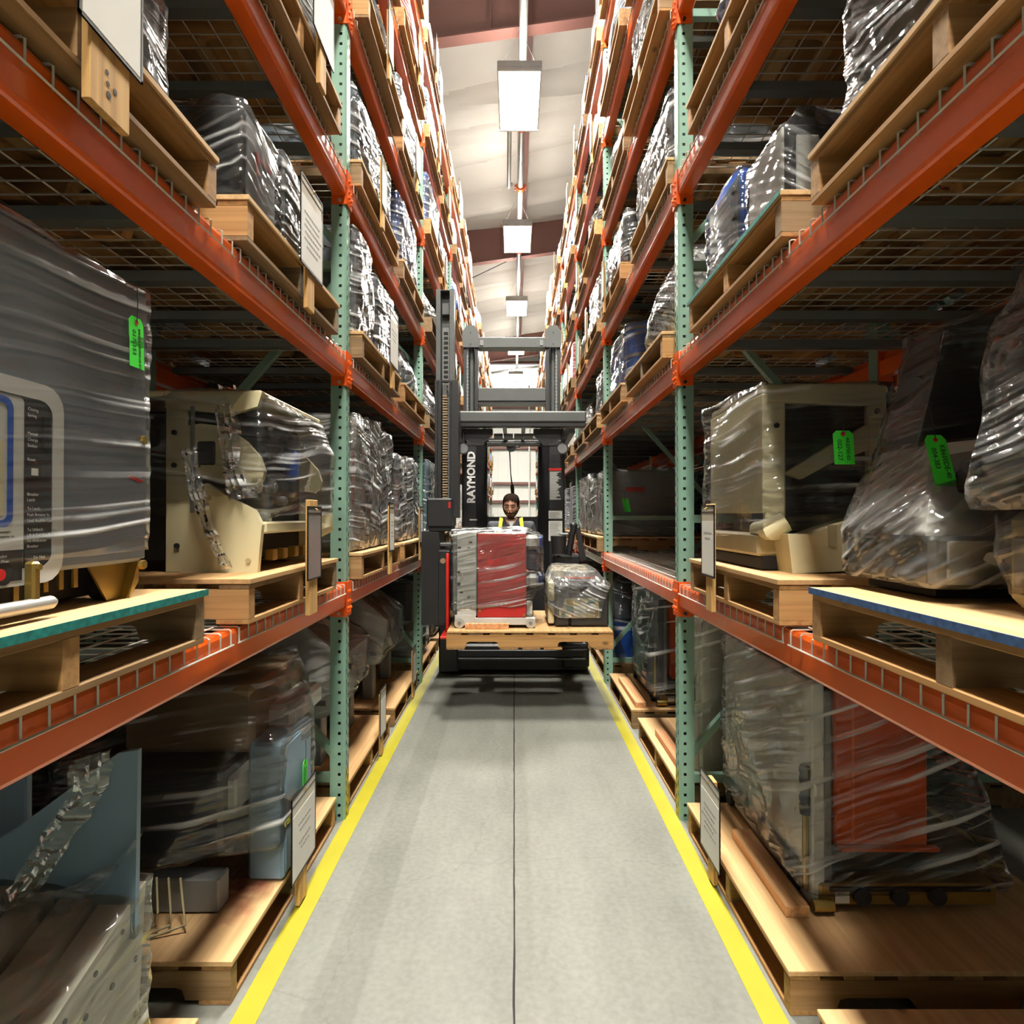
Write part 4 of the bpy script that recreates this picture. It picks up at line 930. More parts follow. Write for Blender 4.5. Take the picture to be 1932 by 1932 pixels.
def switchgear(s, y0, name_label, seed, front_dark=False):
    """draw-out switchgear truck: grey front panel to the aisle, orange arc chute covers behind"""
    zb = PT; X = lambda d: s*d
    r = thing('switchgear_truck', name_label, 'switchgear', (X(1.35), y0+.45, zb))
    MB().cbox(X(1.04), X(1.085), y0, y0+.88, zb+.006, .93, .006).build('front_panel', 'slate' if front_dark else 'white_paint', r)
    MB().cbox(X(1.085), X(1.11), y0+.002, y0+.05, zb+.1, .9, .004).build('panel_flange', 'mid_grey', r)
    MB().cbox(X(1.036), X(1.042), y0+.1, y0+.8, zb+.12, .22, .003).build('kick_plate', 'mid_grey', r)
    for i in range(3): MB().cbox(X(1.14+.0*i), X(1.47), y0+.04+i*.28, y0+.25+i*.28, .34, .92, .006).build('arc_chute', 'panel_orange', r)
    for i in range(3):
        mb = MB(); mb.box(X(1.20), X(1.208), y0+.036+i*.28, y0+.04+i*.28, .36, .9); mb.build('rib', 'orange', r)
    MB().cbox(X(1.1), X(1.66), y0+.05, y0+.85, .24, .34, .01).build('insulator_tray', 'dark_void', r)
    MB().cbox(X(1.15), X(1.5), y0+.02, y0+.05, .328, .342, .003).build('orange_sill', 'panel_orange', r)
    MB().cbox(X(1.06), X(1.68), y0-.01, y0+.88, zb+.02, .235, .008).build('truck_frame', 'brass', r)
    MB().cbox(X(1.1), X(1.64), y0-.014, y0-.01, zb+.09, .215, .003).build('mechanism_cover', 'dark_void', r)
    for i in range(3): MB().tube([(X(1.2+i*.13), y0-.03, .2), (X(1.2+i*.13), y0-.012, .2)], .03, 14).build('contact', 'black_soft', r, True)
    MB().box(X(1.11), X(1.16), y0-.016, y0-.013, zb+.035, zb+.075).build('rating_label', 'paper', r)
    mb = MB(); mb.tube([(X(1.03), y0+.03, zb+.06), (X(1.03), y0+.03, .46)], .011, 8); mb.build('lever_shaft', 'brass', r, True)
    mb = MB(); mb.tube([(X(1.03), y0+.03, .46), (X(1.03), y0+.03, .63)], .019, 10); 
    for i in range(5): mb.tube([(X(1.03), y0+.03, .475+i*.033), (X(1.03), y0+.03, .49+i*.033)], .0215, 10)
    mb.build('lever_grip', 'black', r, True)
    mb = MB(); mb.tube([(X(1.03), y0-.02, zb+.03), (X(1.1), y0-.02, zb+.03)], .02, 10); mb.build('pivot', 'brass', r, True)
    for y in (y0+.12, y0+.78): MB().tube([(X(1.05), y, zb+.033), (X(1.02), y, zb+.033)], .033, 16).build('wheel', 'black_soft', r, True)
    MB().box(X(1.025), X(1.03), y0+.02, y0+.03, .27, .42).build('green_tag', 'tag_green', r)
    o = Vector((X(1.35), y0+.45, zb))
    P = [(1.02, y0-.02, .2), (1.03, y0+.88, .2), (1.03, y0, .94), (1.03, y0+.88, .94), (1.5, y0-.01, .94), (1.5, y0+.87, .94), (1.7, y0-.04, .26), (1.7, y0+.87, .26), (.96, y0+.03, .27), (1.72, y0, .2)]
    wrap(r, [Vector((X(a), b, c))-o for a, b, c in P], .006, .05, .016, seed, 'film', ridge=13)
    return r
switchgear(1, 2.14, 'switchgear truck with grey front and orange covers on nearest floor pallet, right', 41)
_r = solo('timber_block', MB().cbox(.93, 1.012, 2.1, 2.62, PT, PT+.04, .003), 'lumber', 'short timber length lying on plywood beside the orange switchgear', 'timber', (.97, 2.35, PT))
sign(1, .808, 2.40, .012, .25, .33, .07, .42, 'printed sign leaning at the right yellow line before the switchgear', .09, (.6, .5, .7, .4, .6))
# ================================================================ reach truck coming down the aisle
def truck():
    r = thing('reach_truck', 'black and grey narrow-aisle reach truck with raised mast carrying a pallet', 'forklift', (0, 6.6, 0))
    mb = MB(); mb.cbox(-.71, .71, 5.86, 8.1, .03, .29, .02); mb.build('chassis', 'truck_black', r)
    MB().cbox(-.56, .66, 5.835, 5.862, .17, .24, .006).build('front_bumper', 'black', r)
    MB().cbox(-.58, .68, 5.82, 5.85, .145, .165, .004).build('bumper_bar', 'truck_grey', r)
    MB().cbox(-.715, -.53, 5.80, 6.0, .03, .62, .015).build('corner_post', 'truck_black', r)
    MB().cbox(.45, .72, 5.84, 5.98, .05, .27, .03).build('corner_shoe', 'black_soft', r)
    MB().box(-.42, .42, 5.85, 5.862, .05, .14).build('lower_plate', 'black_soft', r)
    for x in (-.62, .62): MB().tube([(x-.06, 6.2, .075), (x+.06, 6.2, .075)], .075, 18).build('load_wheel', 'rubber', r, True)
    for x in (-.5, .5): MB().tube([(x-.08, 7.9, .13), (x+.08, 7.9, .13)], .13, 20).build('drive_wheel', 'rubber', r, True)
    MB().cbox(-.56, .56, 5.95, 6.62, .29, .33, .006).build('platform', 'black', r)
    MB().cbox(-.56, .56, 5.9, 5.96, .29, .95, .02).build('front_console', 'truck_black', r)
    # columns behind the operator
    for nm, x0, x1 in (('column', -.565, -.40), ('column', .37, .548)):
        mb = MB(); mb.cbox(x0, x1, 6.6, 6.85, .33, 2.36, .012); mb.build(nm, 'truck_black', r)
    for x0, x1 in ((-.40, -.298), (.264, .37)):
        mb = MB(); mb.prism([(x0 if x0 < 0 else x1, 6.61), (x1 if x0 < 0 else x0, 6.68), (x1 if x0 < 0 else x0, 6.85), (x0 if x0 < 0 else x1, 6.85)], 2, .33, 2.36); mb.build('column_cheek', 'black', r)
    MB().cbox(-.3, .266, 6.66, 6.85, .33, 1.508, .008).build('back_panel', 'truck_black', r)
    MB().cbox(-.3, .266, 6.66, 6.85, 2.297, 2.37, .008).build('window_header', 'truck_black', r)
    mb = MB(); ring(mb, rr(-.302, .268, 1.5, 2.305, .02), rr(-.292, .258, 1.51, 2.295, .025), 1, 6.652, 6.67); mb.build('window_frame', 'black', r)
    t = text('RAYMOND', .118, 'lettering', 'print_white', r, frame_m((-.425, 6.596, 1.655), (0, 0, 1), (-1, 0, 0)), .002, bold=.0045)
    co = [v.co for v in t.data.vertices]; z0 = min(v.z for v in co); z1 = max(v.z for v in co)
    for v in t.data.vertices: v.co.z = 1.66+(v.co.z-z0)*.555/(z1-z0)
    t['label'] = 'white lettering on the black column'
    MB().box(-.48, -.40, 6.596, 6.6, 1.47, 1.485).build('grab_slot', 'light_grey', r)
    mb = MB(); mb.box(.375, .515, 6.595, 6.6, 1.685, 2.035); dc = mb.build('warning_decal', 'truck_black', r)
    MB().box(.375, .515, 6.593, 6.595, 2.008, 2.035).build('decal_header', 'red', dc)
    rg = random.Random(2); mb = MB()
    for i in range(34): mb.box(.385, .385+rg.uniform(.07, .122), 6.593, 6.595, 1.695+i*.009, 1.6995+i*.009)
    mb.build('decal_print', 'light_grey', dc)
    for z0, z1 in ((1.49, 1.575), (1.25, 1.465)):
        mb = MB(); mb.box(.372, .52, 6.594, 6.6, z0, z1); pl = mb.build('data_plate', 'white_paint', r); mb = MB(); z = z0+.012
        while z < z1-.012: mb.box(.382, .382+rg.uniform(.06, .125), 6.592, 6.594, z, z+.004); z += .013
        mb.build('plate_print', 'mid_grey', pl)
    # main mast
    for x0, x1 in ((-.575, -.41), (.36, .525)):
        mb = MB()
        for a, b in ((x0, x0+.035), (x1-.035, x1)): mb.box(a, b, 6.92, 7.16, .1, 3.5)
        mb.box(x0, x1, 7.13, 7.16, .1, 3.5); mb.build('mast_rail', 'truck_black', r)
        MB().tube([((x0+x1)/2+.005, 7.0, .3), ((x0+x1)/2+.005, 7.0, 3.45)], .028, 10).build('lift_cylinder', 'truck_grey', r, True)
        mb = MB(); xx = x0+.045 if x0 < 0 else x1-.045; z = 2.4
        while z < 3.42: mb.box(xx-.012, xx+.012, 6.93, 6.945, z, z+.028); mb.box(xx-.006, xx+.006, 6.928, 6.947, z+.028, z+.04); z += .04
        mb.build('lift_chain', 'mid_grey', r)
        xc = (x0+x1)/2; mb = MB(); w = .093
        mb.prism([(xc-w, 3.44), (xc-w+.012, 3.425), (xc+w-.012, 3.425), (xc+w, 3.44), (xc+w, 3.6), (xc+w-.05, 3.672), (xc-w+.05, 3.672), (xc-w, 3.6)], 1, 6.885, 6.9); cp = mb.build('mast_cap', 'truck_grey', r)
        for z in (3.46, 3.59): MB().tube([(xc, 6.88, z), (xc, 6.885, z)], .007, 8).build('cap_screw', 'black', cp)
    for z0, z1 in ((3.432, 3.552), (2.825, 2.975)):
        c = MB(); c.cbox(-.41, .36, 6.93, 7.1, z0, z1, .006); cb = c.build('cross_beam', 'truck_grey', r)
        if z0 > 3:
            for x in (-.37, .31): MB().cbox(x-.022, x+.022, 6.92, 6.932, z0+.02, z0+.085, .004).build('chain_anchor', 'mid_grey', cb)
    MB().box(-.41, .36, 6.93, 7.1, 2.79, 2.81).build('cross_lip', 'truck_black', r)
    # overhead guard
    MB().cbox(-.515, .66, 5.56, 5.68, 2.37, 2.475, .014).build('guard_front_beam', 'truck_grey', r)
    MB().cbox(-.50, .655, 5.565, 5.66, 2.33, 2.368, .006).build('guard_lower_lip', 'truck_black', r)
    for x in (-.5, -.28, -.09, .09, .28, .5): MB().cbox(x-.018, x+.018, 5.66, 6.72, 2.335, 2.37, .004).build('guard_bar', 'truck_black', r)
    for x in (-.55, .55): MB().bar((x, 5.75, 2.33), (x, 6.75, 2.30), .05, .06).build('guard_side_rail', 'truck_black', r)
    MB().cbox(-.52, .52, 6.3, 6.36, 2.24, 2.3, .006).build('guard_cross_bar', 'truck_black', r)
    for x0, x1, x2 in ((-.49, -.3, -.2), (.46, .27, .18)):
        mb = MB(); mb.prism([(x0, 2.33), (x2, 2.33), (x2, 2.27), (x1, 2.18), (x0, 2.24)], 1, 5.68, 5.72); mb.build('guard_gusset', 'truck_black', r)
    for i in range(4):
        x = -.19+i*.095; MB().cbox(x, x+.085, 5.7, 5.73, 2.235, 2.29, .004).build('guard_plate', 'truck_grey', r)
    MB().cbox(-.26, .24, 5.74, 5.78, 2.185, 2.21, .004).build('guard_strip', 'truck_grey', r)
    for x in (-.47, .445):
        mb = MB(); mb.tube([(x, 5.70, 2.14), (x, 5.63, 2.14)], [.05, .056], 18); wl = mb.build('work_light', 'black', r, True)
        mb = MB(); mb.tube([(x, 5.632, 2.14), (x, 5.627, 2.14)], .044, 18); mb.build('lens', 'mid_grey', wl); MB().tube([(x, 5.66, 2.19), (x, 5.67, 2.3)], .012, 6).build('bracket', 'black', wl)
    # fan and strap over the operator
    mb = MB(); mb.tube([(-.03, 6.08, 2.21), (-.03, 6.14, 2.21)], .05, 16); mb.cbox(-.07, .0, 6.07, 6.13, 2.2, 2.27, .01); mb.cbox(.02, .06, 6.09, 6.12, 2.2, 2.215, .004); mb.build('tether_reel', 'black', r)
    mb = MB(); mb.tube([(-.045, 6.14, 2.17), (-.035, 6.18, 1.95), (-.022, 6.24, 1.84)], [.007, .005, .008], 6); mb.tube([(-.022, 6.24, 1.84), (-.018, 6.26, 1.80), (-.012, 6.3, 1.70)], [.018, .021, .016], 8); mb.build('safety_tether', 'black', r, True)
    # auxiliary mast with turret on the left
    mb = MB()
    for a, b in ((-.648, -.612), (-.535, -.498)): mb.box(a, b, 5.06, 5.2, 1.6, 3.4)
    mb.box(-.648, -.498, 5.17, 5.2, 1.6, 3.4); mb.box(-.612, -.535, 5.075, 5.17, 3.395, 3.4); am = mb.build('inner_mast', 'truck_grey', r)
    MB().cbox(-.605, -.54, 5.1, 5.16, 3.2, 3.3, .005).build('pulley_block', 'truck_grey', am)
    MB().box(-.602, -.546, 5.13, 5.17, 1.6, 3.1).build('rack_strip', 'mid_grey', am)
    mb = MB(); z = 1.7
    while z < 3.06: mb.box(-.592, -.556, 5.124, 5.131, z, z+.02); z += .0407
    mb.build('rack_slots', 'dark_void', am)
    mb = MB()
    for a, b in ((-.652, -.63), (-.622, -.6), (-.535, -.52), (-.512, -.46)): mb.box(a, b, 5.02, 5.22, 1.5, 2.62)
    mb.box(-.652, -.46, 5.2, 5.22, 1.5, 2.62); mb.box(-.652, -.46, 5.02, 5.05, 2.62, 2.635); mb.build('outer_mast', 'black', r)
    mb = MB(); z = 1.66
    while z < 2.5: mb.cbox(-.592, -.55, 5.03, 5.045, z, z+.012, .003); z += .0215
    mb.build('mast_chain', 'corrugated_card', r)
    MB().box(-.585, -.556, 5.035, 5.05, 2.49, 2.6).build('chain_end', 'truck_grey', r)
    MB().cbox(-.705, -.497, 4.93, 5.24, 1.425, 1.66, .012).build('turret_housing', 'truck_black', r)
    MB().box(-.53, -.512, 4.924, 4.93, 1.58, 1.63).build('turret_mark', 'red', r)
    MB().cbox(-.69, -.505, 4.95, 5.22, 1.39, 1.428, .006).build('turret_collar', 'black', r)
    mb = MB(); mb.prism([(-.738, .65), (-.51, .65), (-.51, 1.25), (-.59, 1.25), (-.6, 1.385), (-.738, 1.395)], 1, 4.86, 5.28); mb.build('carriage_housing', 'truck_black', r)
    MB().cbox(-.6, -.51, 4.85, 4.862, .66, 1.24, .004).build('carriage_cover', 'truck_black', r)
    MB().tube([(-.565, 4.846, 1.16), (-.565, 4.852, 1.16)], .022, 16).build('pivot_cap', 'corrugated_card', r)
    MB().cbox(-.6, -.505, 4.92, 5.2, 1.27, 1.3, .005).build('top_bracket', 'truck_grey', r)
    mb = MB(); mb.tube([(-.522, 4.8, 1.22), (-.522, 4.79, 1.19), (-.522, 4.79, .70), (-.525, 4.80, .62), (-.54, 4.86, .6)], .014, 8); mb.build('red_guard_bar', 'truck_red', r, True)
    MB().cbox(-.56, -.505, 4.62, 5.3, .585, .605, .004).build('red_carriage_plate', 'truck_red', r)
    MB().cbox(-.74, .55, 5.62, 5.72, .5, .6, .01).build('fork_carriage', 'black', r)
    for x in (-.22, .46): MB().cbox(x-.06, x+.06, 4.62, 5.66, .553, .585, .006).build('fork', 'black_soft', r)
    # operator controls on the right
    mb = MB(); mb.tube([(.407, 5.6, 1.17), (.407, 5.6, 1.335)], [.062, .074], 18); mb.build('cup_holder', 'truck_black', r, True)
    MB().cbox(.36, .62, 5.64, 5.9, .95, 1.16, .02).build('control_pod', 'truck_black', r)
    mb = MB(); mb.tube([(.50, 5.62, 1.16), (.53, 5.6, 1.34), (.55, 5.6, 1.42)], [.03, .028, .034], 10); mb.ball((.545, 5.6, 1.43), .038, .03, .03); mb.build('control_handle', 'black', r, True)
    mb = MB(); mb.prism([(.57, 1.4), (.6, 1.42), (.66, 1.12), (.6, 1.1)], 1, 5.58, 5.62); mb.build('mirror_arm', 'black', r)
    MB().cbox(.42, .5, 5.6, 5.7, 1.34, 1.36, .006).build('switch_panel', 'mid_grey', r)
    return r
truck()
# ---- pallet on the forks
def fork_load():
    zb = .528; Wx = 1.235; x0 = -.501; y0 = 4.52
    r = thing('wooden_pallet', 'pale wooden pallet raised on the forks of the reach truck', 'pallet', (x0, y0, zb), NEARG)
    mb = MB(); D = Wx; h = .092
    P = [(0, 0), (.14, 0), (.15, .035), (.17, .042), (.36, .042), (.38, .035), (.385, 0), (.82, 0), (.83, .035), (.85, .042), (1.04, .042), (1.06, .02), (1.07, -.0), (D, 0), (D, h), (0, h)]
    mb.prism(P, 1, 0, .042); sm = setmats(mb.mesh('stringer'), 'wood_x')
    for y in (0, .47, .94): inst('stringer', sm, r, (0, y, .016))
    bb = boxmesh('bottom_board', (.135, .98, .016), 'wood_y', 'fl', .002)
    for x in (.0, .395, .56, .72, Wx-.135): inst('bottom_board', bb, r, (x, 0.0, 0))
    db = boxmesh('deck_board', (.11, .985, .016), 'wood_y', 'fl', .002)
    for i in range(8): inst('deck_board', db, r, (i*(Wx-.11)/7, 0, .108))
    pm = boxmesh('plywood_top', (Wx-.01, 1.0, .014), 'ply', 'fl', .0015); inst('plywood_top', pm, r, (.005, -.008, .124))
    zt = zb+.139
    # red and grey breaker
    r = thing('breaker_truck', 'red and pale grey wheeled breaker in film on the raised pallet', 'breaker', (-.19, 4.95, zt))
    ya = 4.64
    MB().cbox(-.47, -.435, ya+.02, 5.22, zt+.1, 1.40, .012).build('side_panel', 'mid_grey', r)
    MB().cbox(-.436, -.285, ya, 5.2, zt+.09, 1.395, .006).build('grey_panel', 'light_grey', r)
    MB().cbox(-.278, .092, ya-.006, ya+.02, .748, 1.385, .004).build('red_panel', 'red', r)
    MB().cbox(-.285, .09, ya+.02, 5.2, .76, 1.38, .01).build('body', 'mid_grey', r)
    MB().box(-.285, -.278, ya-.002, ya+.004, .76, 1.38).build('hinge_strip', 'dark_void', r)
    MB().cbox(-.45, -.29, ya-.004, ya, zt+.02, zt+.1, .003).build('lower_panel', 'light_grey', r)
    MB().cbox(-.30, .16, ya-.01, ya+.05, .69, .745, .005).build('base_rail', 'light_grey', r)
    MB().cbox(-.33, .14, ya, 5.2, zt+.03, .74, .005).build('undercarriage', 'mid_grey', r)
    for x in (-.415, .125):
        for y in (ya-.012, 5.1):
            MB().tube([(x, y, zt+.038), (x, y+.03, zt+.038)], .038, 18).build('wheel', 'zinc', r, True)
        MB().tube([(x, ya-.018, zt+.038), (x, ya-.012, zt+.038)], .015, 10).build('hub', 'mid_grey', r)
    MB().tube([(-.42, ya-.004, 1.0), (-.42, ya, 1.0)], .014, 14).build('round_port', 'black_soft', r)
    MB().tube([(-.345, ya-.004, .9), (-.345, ya, .9)], .012, 12).build('lock', 'mid_grey', r)
    for x, z in ((-.415, 1.27), (-.345, 1.27), (-.42, 1.085), (-.40, .93), (-.33, 1.31)): MB().box(x-.012, x+.012, ya-.003, ya, z, z+.012).build('slot', 'black_soft', r)
    for x, z, w, h in ((-.42, .80, .04, .02), (-.365, .80, .03, .03), (-.32, .81, .02, .025)): MB().box(x, x+w, ya-.003, ya, z, z+h).build('label_plate', 'paper', r)
    for x, z in ((-.26, .80), (.075, .765)): MB().tube([(x, ya-.012, z), (x, ya-.006, z)], .01, 12).build('panel_screw', 'brass', r)
    MB().cbox(.095, .2, 4.8, 5.15, 1.26, 1.36, .02).build('bushing_arm', 'light_grey', r); MB().cbox(.19, .222, 4.82, 5.13, 1.265, 1.35, .006).build('contact_end', 'blue', r)
    MB().cbox(.095, .2, 4.8, 5.15, .95, 1.06, .03).build('bushing_arm', 'light_grey', r); MB().cbox(.19, .222, 4.82, 5.13, .965, 1.05, .006).build('contact_end', 'blue', r)
    MB().cbox(.095, .2, 4.85, 5.1, 1.08, 1.24, .02).build('insulator', 'slate', r); MB().cbox(.095, .14, ya+.05, 4.75, .76, .86, .005).build('hinge_block', 'light_grey', r)
    o = Vector((-.19, 4.95, zt))
    wrap(r, [Vector(p)-o for p in ((-.475, ya-.01, .8), (.1, ya-.012, .84), (-.475, ya-.008, 1.40), (.1, ya-.01, 1.39), (-.475, 5.22, 1.42), (.1, 5.22, 1.42), (-.475, 5.22, .8), (.1, 5.22, .8), (.226, 4.82, 1.35), (.226, 5.15, 1.35), (.226, 4.82, .95), (.226, 5.15, .95))], .006, .04, .012, 51, 'film', ridge=22)
    solo('timber_wedge', MB().cbox(-.37, -.04, 4.585, 4.625, zt, zt+.042, .003), 'lumber', 'short timber wedge under the red breaker on the raised pallet', 'timber', (-.2, 4.6, zt))
    # second machine
    r = thing('breaker_unit', 'black breaker unit with greenish label and silver dome in film, right of red one', 'breaker', (.49, 4.95, zt))
    ya = 4.68
    MB().cbox(.315, .425, ya, 5.15, zt+.006, zt+.32, .012).build('case', 'black_soft', r); MB().cbox(.43, .725, ya, 5.15, zt+.006, zt+.32, .012).build('case', 'black_soft', r)
    MB().cbox(.262, .31, ya+.03, 5.2, zt+.02, zt+.17, .008).build('side_terminal', 'cream', r); MB().cbox(.262, .31, ya+.03, 5.2, zt+.19, zt+.34, .008).build('side_terminal', 'cream', r)
    mb = MB(); mb.prism([(.345, zt+.07), (.65, zt+.07), (.65, zt+.15), (.64, zt+.22), (.39, zt+.22), (.37, zt+.15), (.345, zt+.15)], 1, ya-.004, ya); mb.build('green_label', 'cream', r)
    for x, z, w, h, c in ((.40, .17, .05, .04, 'brass'), (.46, .1, .09, .06, 'white_paint'), (.40, .11, .05, .05, 'teal'), (.56, .12, .06, .07, 'light_grey'), (.62, .075, .025, .05, 'brass'), (.36, .075, .03, .05, 'teal'), (.44, .08, .012, .04, 'red'), (.56, .18, .06, .03, 'teal')):
        MB().box(x, x+w, ya-.006, ya-.004, zt+z, zt+z+h).build('label_patch', c, r)
    MB().cbox(.40, .64, ya+.05, 5.0, zt+.32, zt+.36, .015).build('neck', 'black_soft', r)
    mb = MB(); mb.tube([(.52, 4.88, zt+.36), (.52, 4.88, zt+.41)], .125, 22); mb.build('dome', 'zinc', r, True)
    mb = MB(); mb.tube([(.52, 4.88, zt+.362), (.52, 4.88, zt+.372)], .13, 22); mb.build('orange_ring', 'panel_orange', r, True)
    MB().cbox(.3, .62, 5.0, 5.3, zt+.32, zt+.43, .03).build('rear_hood', 'cream_dark', r)
    wrap(r, pts_of(r, None, .05)+[Vector((.23, -.2, .3)), Vector((-.228, -.15, .34))], .012, .035, .016, 53, 'film_heavy', ridge=10)
fork_load()
# ---- operator
def skin_mesh(verts, edges, radii, root=0, sub=2):
    m = bpy.data.meshes.new('sk'); m.from_pydata([Vector(v) for v in verts], edges, [])
    o = bpy.data.objects.new('sk', m); COL.objects.link(o)
    md = o.modifiers.new('s', 'SKIN'); md.use_smooth_shade = True
    for i, rd in enumerate(radii):
        sv = m.skin_vertices[0].data[i]; sv.radius = rd if isinstance(rd, tuple) else (rd, rd); sv.use_root = (i == root)
    sb = o.modifiers.new('u', 'SUBSURF'); sb.levels = sub; sb.render_levels = sub
    bpy.context.view_layer.update()
    e = o.evaluated_get(bpy.context.evaluated_depsgraph_get()); me = bpy.data.meshes.new_from_object(e)
    bpy.data.objects.remove(o)
    return me
def person():
    px, py, z0 = -.03, 6.17, .335
    r = thing('person', 'bearded man in dark work shirt with yellow straps looking down in the truck', 'person', (px, py, z0))
    hip = .56; neck = 1.15
    A = lambda x, y, z: (x, y, z)
    V = [A(0, .06, hip), A(0, .05, hip+.2), A(0, .03, neck-.22), A(0, .01, neck-.06), A(0, -.01, neck+.04),           # 0-4 spine, neck
         A(.165, .02, neck-.085), A(.235, .02, neck-.36), A(.17, -.2, neck-.47), A(.15, -.27, neck-.47),             # 5-8 right arm
         A(-.165, .02, neck-.085), A(-.235, .02, neck-.36), A(-.17, -.2, neck-.47), A(-.15, -.27, neck-.47),         # 9-12
         A(.09, .06, hip-.06), A(.1, .03, hip-.3), A(.1, .06, .05), A(.1, -.06, .03), A(-.09, .06, hip-.06), A(-.1, .03, hip-.3), A(-.1, .06, .05), A(-.1, -.06, .03)]
    E = [(0, 1), (1, 2), (2, 3), (3, 4), (3, 5), (5, 6), (6, 7), (7, 8), (3, 9), (9, 10), (10, 11), (11, 12), (0, 13), (13, 14), (14, 15), (15, 16), (0, 17), (17, 18), (18, 19), (19, 20)]
    R = [(.13, .09), (.13, .09), (.13, .09), (.06, .06), (.055, .06), (.04, .04), .035, .034, .034, (.04, .04), .035, .034, .034, .085, .06, .045, .035, .085, .06, .045, .035]
    body = skin_mesh(V, E, R)
    # head: a deformed sphere with brow, sockets, nose, lips, chin
    NU, NV = 36, 28
    H = Vector((0, -.045, neck+.135)); tilt = Matrix.Rotation(rad(16), 3, 'X') @ Matrix.Rotation(rad(-6), 3, 'Z')
    def g(x, z, cx, cz, sx, sz): return math.exp(-((x-cx)/sx)**2-((z-cz)/sz)**2)
    def hp(u, v, off=0.0):
        a = math.pi*v; b = 2*math.pi*u
        n = Vector((math.sin(a)*math.sin(b), -math.sin(a)*math.cos(b), math.cos(a)))
        p = Vector((n.x*.078, n.y*.096, n.z*.118)); q_ = (abs(n.x)**2.4+abs(n.y)**2.4+abs(n.z)**2.4)**(1/2.4); p /= q_
        if p.z < -.02: k = 1-.30*min(1, (-.02-p.z)/.1)**1.3; p.x *= k; p.y *= (k if p.y > 0 else 1-.06*min(1, (-.02-p.z)/.1))
        if n.y < 0:
            x, z = p.x, p.z
            d = .024*g(x, z, 0, -.022, .014, .02)+.012*g(x, z, 0, .0, .011, .025)+.006*g(x, z, 0, .038, .05, .012)-.011*(g(x, z, .031, .012, .018, .014)+g(x, z, -.031, .012, .018, .014))
            d += .006*g(x, z, 0, -.06, .022, .007)-.003*g(x, z, 0, -.066, .024, .004)+.006*g(x, z, 0, -.075, .02, .007)+.009*g(x, z, 0, -.1, .028, .014)+.004*(g(x, z, .045, -.015, .016, .018)+g(x, z, -.045, -.015, .016, .018))
            p.y -= d
        p += n*off
        return p
    def world(p): return H+tilt @ p
    bm = bmesh.new(); bm.from_mesh(body)
    def grid(off, keep):
        vs = {}; fs = []; out = []
        for j in range(NV+1):
            for i in range(NU):
                o_ = off(i/NU, j/NV) if callable(off) else off
                vs[(i, j)] = len(out); out.append(world(hp(i/NU, max(.002, min(.998, j/NV)), o_)))
        for j in range(NV):
            for i in range(NU):
                q = (i, j), ((i+1) % NU, j), ((i+1) % NU, j+1), (i, j+1)
                c = sum((hp(a/NU, max(.002, min(.998, b/NV))) for a, b in q), Vector())/4
                if keep(c): fs.append(tuple(vs[k] for k in q))
        return out, fs
    mb = MB(); vs, fs = grid(0.0, lambda c: True); mb.add(vs, fs)
    for sx in (-1, 1):
        c = world(Vector((sx*.079, .012, -.005))); mb.ball(c, .012, .02, .032, 10, 8, 0, tilt)
        c = world(Vector((sx*.012, -.118, -.034))); mb.ball(c, .008, .008, .007, 8, 6, 0, tilt)
    # hands on the console: palm, four fingers, thumb
    for sx in (-1, 1):
        w = Vector((sx*.15, -.27, neck-.47)); mb.cbox(-.04, .04, -.09, .0, -.014, .014, .012, 0, Matrix.Translation(w))
        for k in range(4):
            x = -.03+k*.02; L = (.07, .078, .075, .06)[k]
            mb.tube([w+Vector((x, -.085, 0)), w+Vector((x, -.085-L*.5, .006)), w+Vector((x, -.085-L*.85, -.012)), w+Vector((x, -.085-L, -.03))], [.0095, .009, .0085, .007], 7)
        mb.tube([w+Vector((-sx*.035, -.03, 0)), w+Vector((-sx*.06, -.06, -.008)), w+Vector((-sx*.066, -.095, -.014))], [.012, .011, .009], 7)
    bm.free()
    hm = mb.mesh('h'); 
    bm = bmesh.new(); bm.from_mesh(body); bm.from_mesh(hm); m = bpy.data.meshes.new('body'); bm.to_mesh(m); bm.free()
    m.materials.append(MAT['skin']); m.polygons.foreach_set('use_smooth', [True]*len(m.polygons)); b = link('body', m, r)
    def patch(nm, mat, off, keep):
        mb = MB(); vs, fs = grid(off, keep); mb.add(vs, fs); me = mb.mesh(nm, (0, 0, 0), True); me.materials.append(MAT[mat]); return link(nm, me, r)
    patch('hair', 'hair', lambda u, v: .005+.009*max(0, 1-abs(v-.28)*5), lambda c: c.z > .074-.02*abs(c.x)/.06*(1 if c.y < -.05 else 0) or (c.y > -.035 and c.z > -.01) or (c.y > .02 and c.z > -.07))
    patch('hair', 'hair', .0025, lambda c: abs(c.x) > .06 and c.y < -.0 and c.y > -.06 and c.z > .0)
    patch('beard', 'beard', .006, lambda c: c.y < .015 and ((c.z < -.076) or (c.z < -.03 and abs(c.x) > .038) or (-.058 < c.z < -.046 and abs(c.x) < .04)))
    patch('lips', 'lip', .002, lambda c: c.y < -.05 and abs(c.x) < .022 and -.076 < c.z < -.058)
    for sx in (-1, 1):
        mb = MB(); mb.tube([world(Vector((sx*.016, -.094, .012))), world(Vector((sx*.031, -.096, .008))), world(Vector((sx*.046, -.088, .012)))], .0028, 5); mb.build('eyelashes', 'hair', r) if False else link_local(mb, 'eyelashes', 'hair', r)
        mb = MB(); mb.tube([world(Vector((sx*.012, -.106, .033))), world(Vector((sx*.032, -.106, .038))), world(Vector((sx*.052, -.09, .032)))], .0045, 6); link_local(mb, 'eyebrow', 'hair', r)
    mb = MB()
